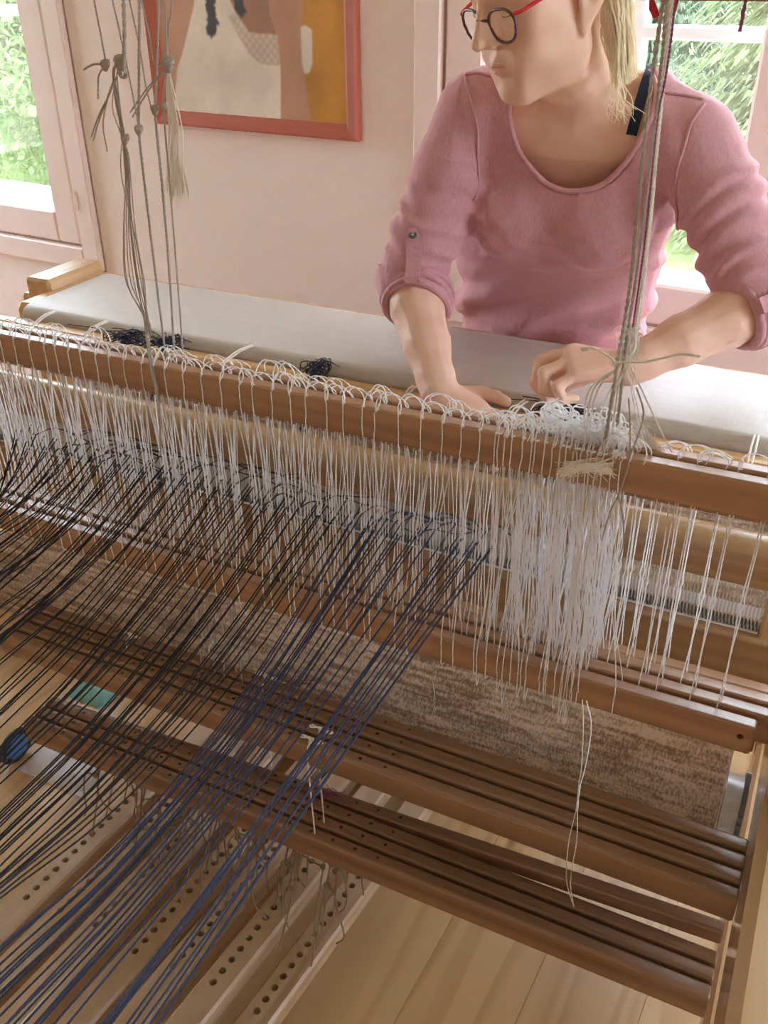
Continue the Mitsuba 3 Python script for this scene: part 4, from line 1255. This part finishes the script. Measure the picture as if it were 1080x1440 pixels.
tuft(180, 480, .030, .016, 26, 'large tangled knot of dark navy warp ends on the rod, left of the hanging cords')
tuft(232, 486, .024, .016, 22, 'dark navy warp knot on the rod behind the hanging cords')
tuft(447, 522, .017, .020, 16, 'small dark navy warp knot standing alone in the middle of the rod', 5)
tuft(795, 582, .032, .010, 26, 'flat bunch of black warp ends under the pinching hand', 6)

# loose string heddle hanging in front
P0 = P_([(822, 985), (826, 1020), (821, 1075), (815, 1105), (811, 1140), (806, 1180), (801, 1215), (800, 1245), (807, 1275)], .762)
m = []
for s in (-1, 1):
    o = np.array([.0022 * s, 0, 0])
    q = [P0[0] + o, P0[1] + o * 2, P0[2] + o, P0[3] + o * .4, P0[4] + o * .4, P0[5] + o * 2, P0[6] + o * 1.6, P0[7] + o, P0[8]]
    m.append(tube(spline(q, 5), .0006, 5))
m.append(tube(spline([P0[3], .6 * P0[3] + .4 * P0[4]], 3), .0016, 6)); m.append(tube(spline([.4 * P0[3] + .6 * P0[4], P0[4]], 3), .0016, 6))
obj('loose_heddle', cat_(m), 'heddle_cord', label='single loose white string heddle dangling in front of the brown cloth and lamms', cat='string', smooth=60)
obj('loose_thread', tube(spline(P_([(608, 955), (612, 985), (608, 1005), (602, 1012)], .84), 5), .0005, 4), 'cord_white', label='thin curved thread end hanging over the brown cloth', cat='thread')

# ------------------------------------------------------------------ cords below the shafts
GB = 'linen cords between the heddle bars and the lamms'
for i in range(16):
    e = cr.normal(0, 1, 5)
    x0 = 262 + 4.6 * i + e[0] * 3
    yv = .845 + .012 * (i % 4)
    a = atY(x0, 800 + .27 * (x0 - 260), yv + .03)
    b = atY(x0 + 24 + e[1] * 4, 985 + .3 * (x0 - 260) + 14 * (i % 4), yv)
    b[2] = max(b[2], .46)
    lp = [b + np.array([.010 * math.sin(t), -.012 + .004 * math.cos(t), .012 * math.cos(t) - .004]) for t in np.linspace(0, 6.0, 9)]
    obj('hanging_string', cat_([tube(spline([a, .5 * (a + b) + (.006 * e[2], 0, 0), b], 5), .0009, 5), tube(spline(lp, 3), .0011, 5)]), 'cord_linen', label='thin linen cord dropping from the heddle bars to the lamms at left of centre', cat='cord', group=GB, smooth=60)
GT = 'tie-up cords between the lamms and the treadles'
for n in range(7):
    for j in range(5 if n < 5 else 3):
        e = cr.normal(0, 1, 8)
        xt = -.470 - .075 * n + .02 * e[0] * .5
        yb = YL[j % 4] + .013
        a = np.array([xt - .010 + .012 * e[1], yb, .262])
        b = np.array([xt - .012 + .008 * e[2], yb - .03 - .02 * j, .105])
        pts = [a, .5 * (a + b) + (.004 * e[3], .004 * e[4], 0), b]
        m = [tube(spline(pts, 5), .0015, 5)]
        c = a + (b - a) * (.25 + .2 * abs(e[5]))
        m.append(knot(c,   .0040, 2))
        d1 = np.array([.03 * e[6], -.02 + .012 * e[7], 0])
        m.append(tube(spline([c, c + d1 * .6 + (0, 0, .012), c + d1 + (0, 0, -.02), c + d1 * 1.1 + (.006 * e[0], 0, -.05 - .012 * abs(e[3])), c + d1 * .9 + (.012 * e[1], 0, -.085 - .012 * abs(e[3]))], 5), .0014, 5))
        obj('tie_up_cord', cat_(m), 'cord_brown', label='knotted linen tie-up cord with loose ends between the lowest lamms and the treadles', cat='cord', group=GT, smooth=60)
for i, (x, y, lb) in enumerate(((438, 1044, 'bow of pale cord tied on the nearest upper lamm'), (452, 1030, 'small cord loop beside the bow on the upper lamms'), (375, 955, 'cord knot on the upper lamms left of the middle'), (300, 905, 'looped cord knot lying on the left part of the upper lamms'), (185, 897, 'cord knot on the farthest upper lamm at the left'))):
    c = atZ(x, y, ZU + .006)
    m = []
    for s in (-1, 1):
        m.append(rope([c + np.array([s * (.0 + .017 * math.sin(t)), .004 * math.sin(2 * t), .003 + .006 * (1 - math.cos(t)) * .5]) for t in np.linspace(0, 3.1, 8)] + [c + (s * .002, -.004, .002)], .0013))
    m.append(rope([c + (0, 0, .002), c + (.003, -.016, .0), c + (.004, -.017, -.06), c + (.006, -.016, -.16)], .0011))
    obj('cord_bow', cat_(m), 'cord_pale', label=lb, cat='cord', smooth=60)
fz = []
c = atZ(458, 1118, ZLm + .008)
for i in range(40):
    e = cr.normal(0, 1, 6)
    fz.append(tube(spline([c, c + (.012 * e[0], .006 * e[1], .006 * abs(e[2])), c + (.02 * e[0] + .006 * e[3], .010 * e[1], .004 * e[4] + .004)], 3), .0006, 3))
obj('yarn_tuft', cat_(fz), 'cord_plum', label='fuzzy greyish plum yarn tuft on the lower lamms', cat='yarn')
fz = []
c = atZ(412, 962, ZU + .006)
for i in range(28):
    e = cr.normal(0, 1, 6)
    fz.append(tube(spline([c, c + (.012 * e[0], .006 * e[1], .006 * abs(e[2])), c + (.02 * e[0] + .006 * e[3], .010 * e[1], .004 * e[4] + .004)], 3), .0006, 3))
obj('yarn_tuft', cat_(fz), 'yarn_dull', label='small dull red yarn tuft on the upper lamms', cat='yarn')

# ------------------------------------------------------------------ things on the floor at the left, seen between the lamms
mat('cloth_teal', (.25, .55, .52), .9, .1)
mat('plastic_blue', (.07, .20, .50), .4, .4)
mat('cloth_grey', (.62, .62, .66), .85, .2)
mat('rubber_dark', (.04, .045, .06), .5, .4)


def heap(c, w, d, h, seed):
    r_ = np.random.default_rng(seed)
    u = np.linspace(-1, 1, 26)
    A, B = np.meshgrid(u, u, indexing='ij')
    m = np.maximum(0, 1 - (np.abs(A) ** 3 + np.abs(B) ** 3))
    Z = h * m ** .6 * (.55 + .6 * meshkit.fbm(np.stack([A * 2 + seed, B * 2, A * 0], -1)))
    V = np.stack([c[0] + A * w / 2, c[1] + B * d / 2, c[2] + Z], -1).reshape(-1, 3)
    q = np.arange(676).reshape(26, 26)
    F = np.vstack([np.stack([q[:-1, :-1].ravel(), q[1:, :-1].ravel(), q[1:, 1:].ravel()], 1), np.stack([q[:-1, :-1].ravel(), q[1:, 1:].ravel(), q[:-1, 1:].ravel()], 1)])
    return trimesh.Trimesh(V, F, process=False)


obj('teal_cloth', heap((-1.27, 1.14, .001), .11, .10, .03, 3), 'cloth_teal', label='folded pale teal cloth on the floor under the left part of the loom', cat='cloth', smooth=True)
obj('grey_cloth', heap((-1.17, .93, .001), .16, .10, .025, 9), 'cloth_grey', label='crumpled pale grey cloth on the floor at the left', cat='cloth', smooth=True)
cf = thing('caster', 'dark round caster wheel with a blue rim on the floor at the left edge', 'wheel')
obj('tyre', tube([(-1.275, .905 + .035 * math.cos(t), .036 + .030 * math.sin(t)) for t in np.linspace(0, 2 * np.pi, 25)], .0065, 8, cap=False), 'rubber_dark', cf, smooth=True)
obj('hub', tube([(-1.282, .905, .036), (-1.268, .905, .036)], .026, 20), 'plastic_blue', cf, smooth=40)
obj('blue_bin', box(-1.72, -1.56, 1.15, 1.45, 0, .19, .02), 'plastic_blue', label='blue plastic bin on the floor behind the left side of the loom', cat='bin')
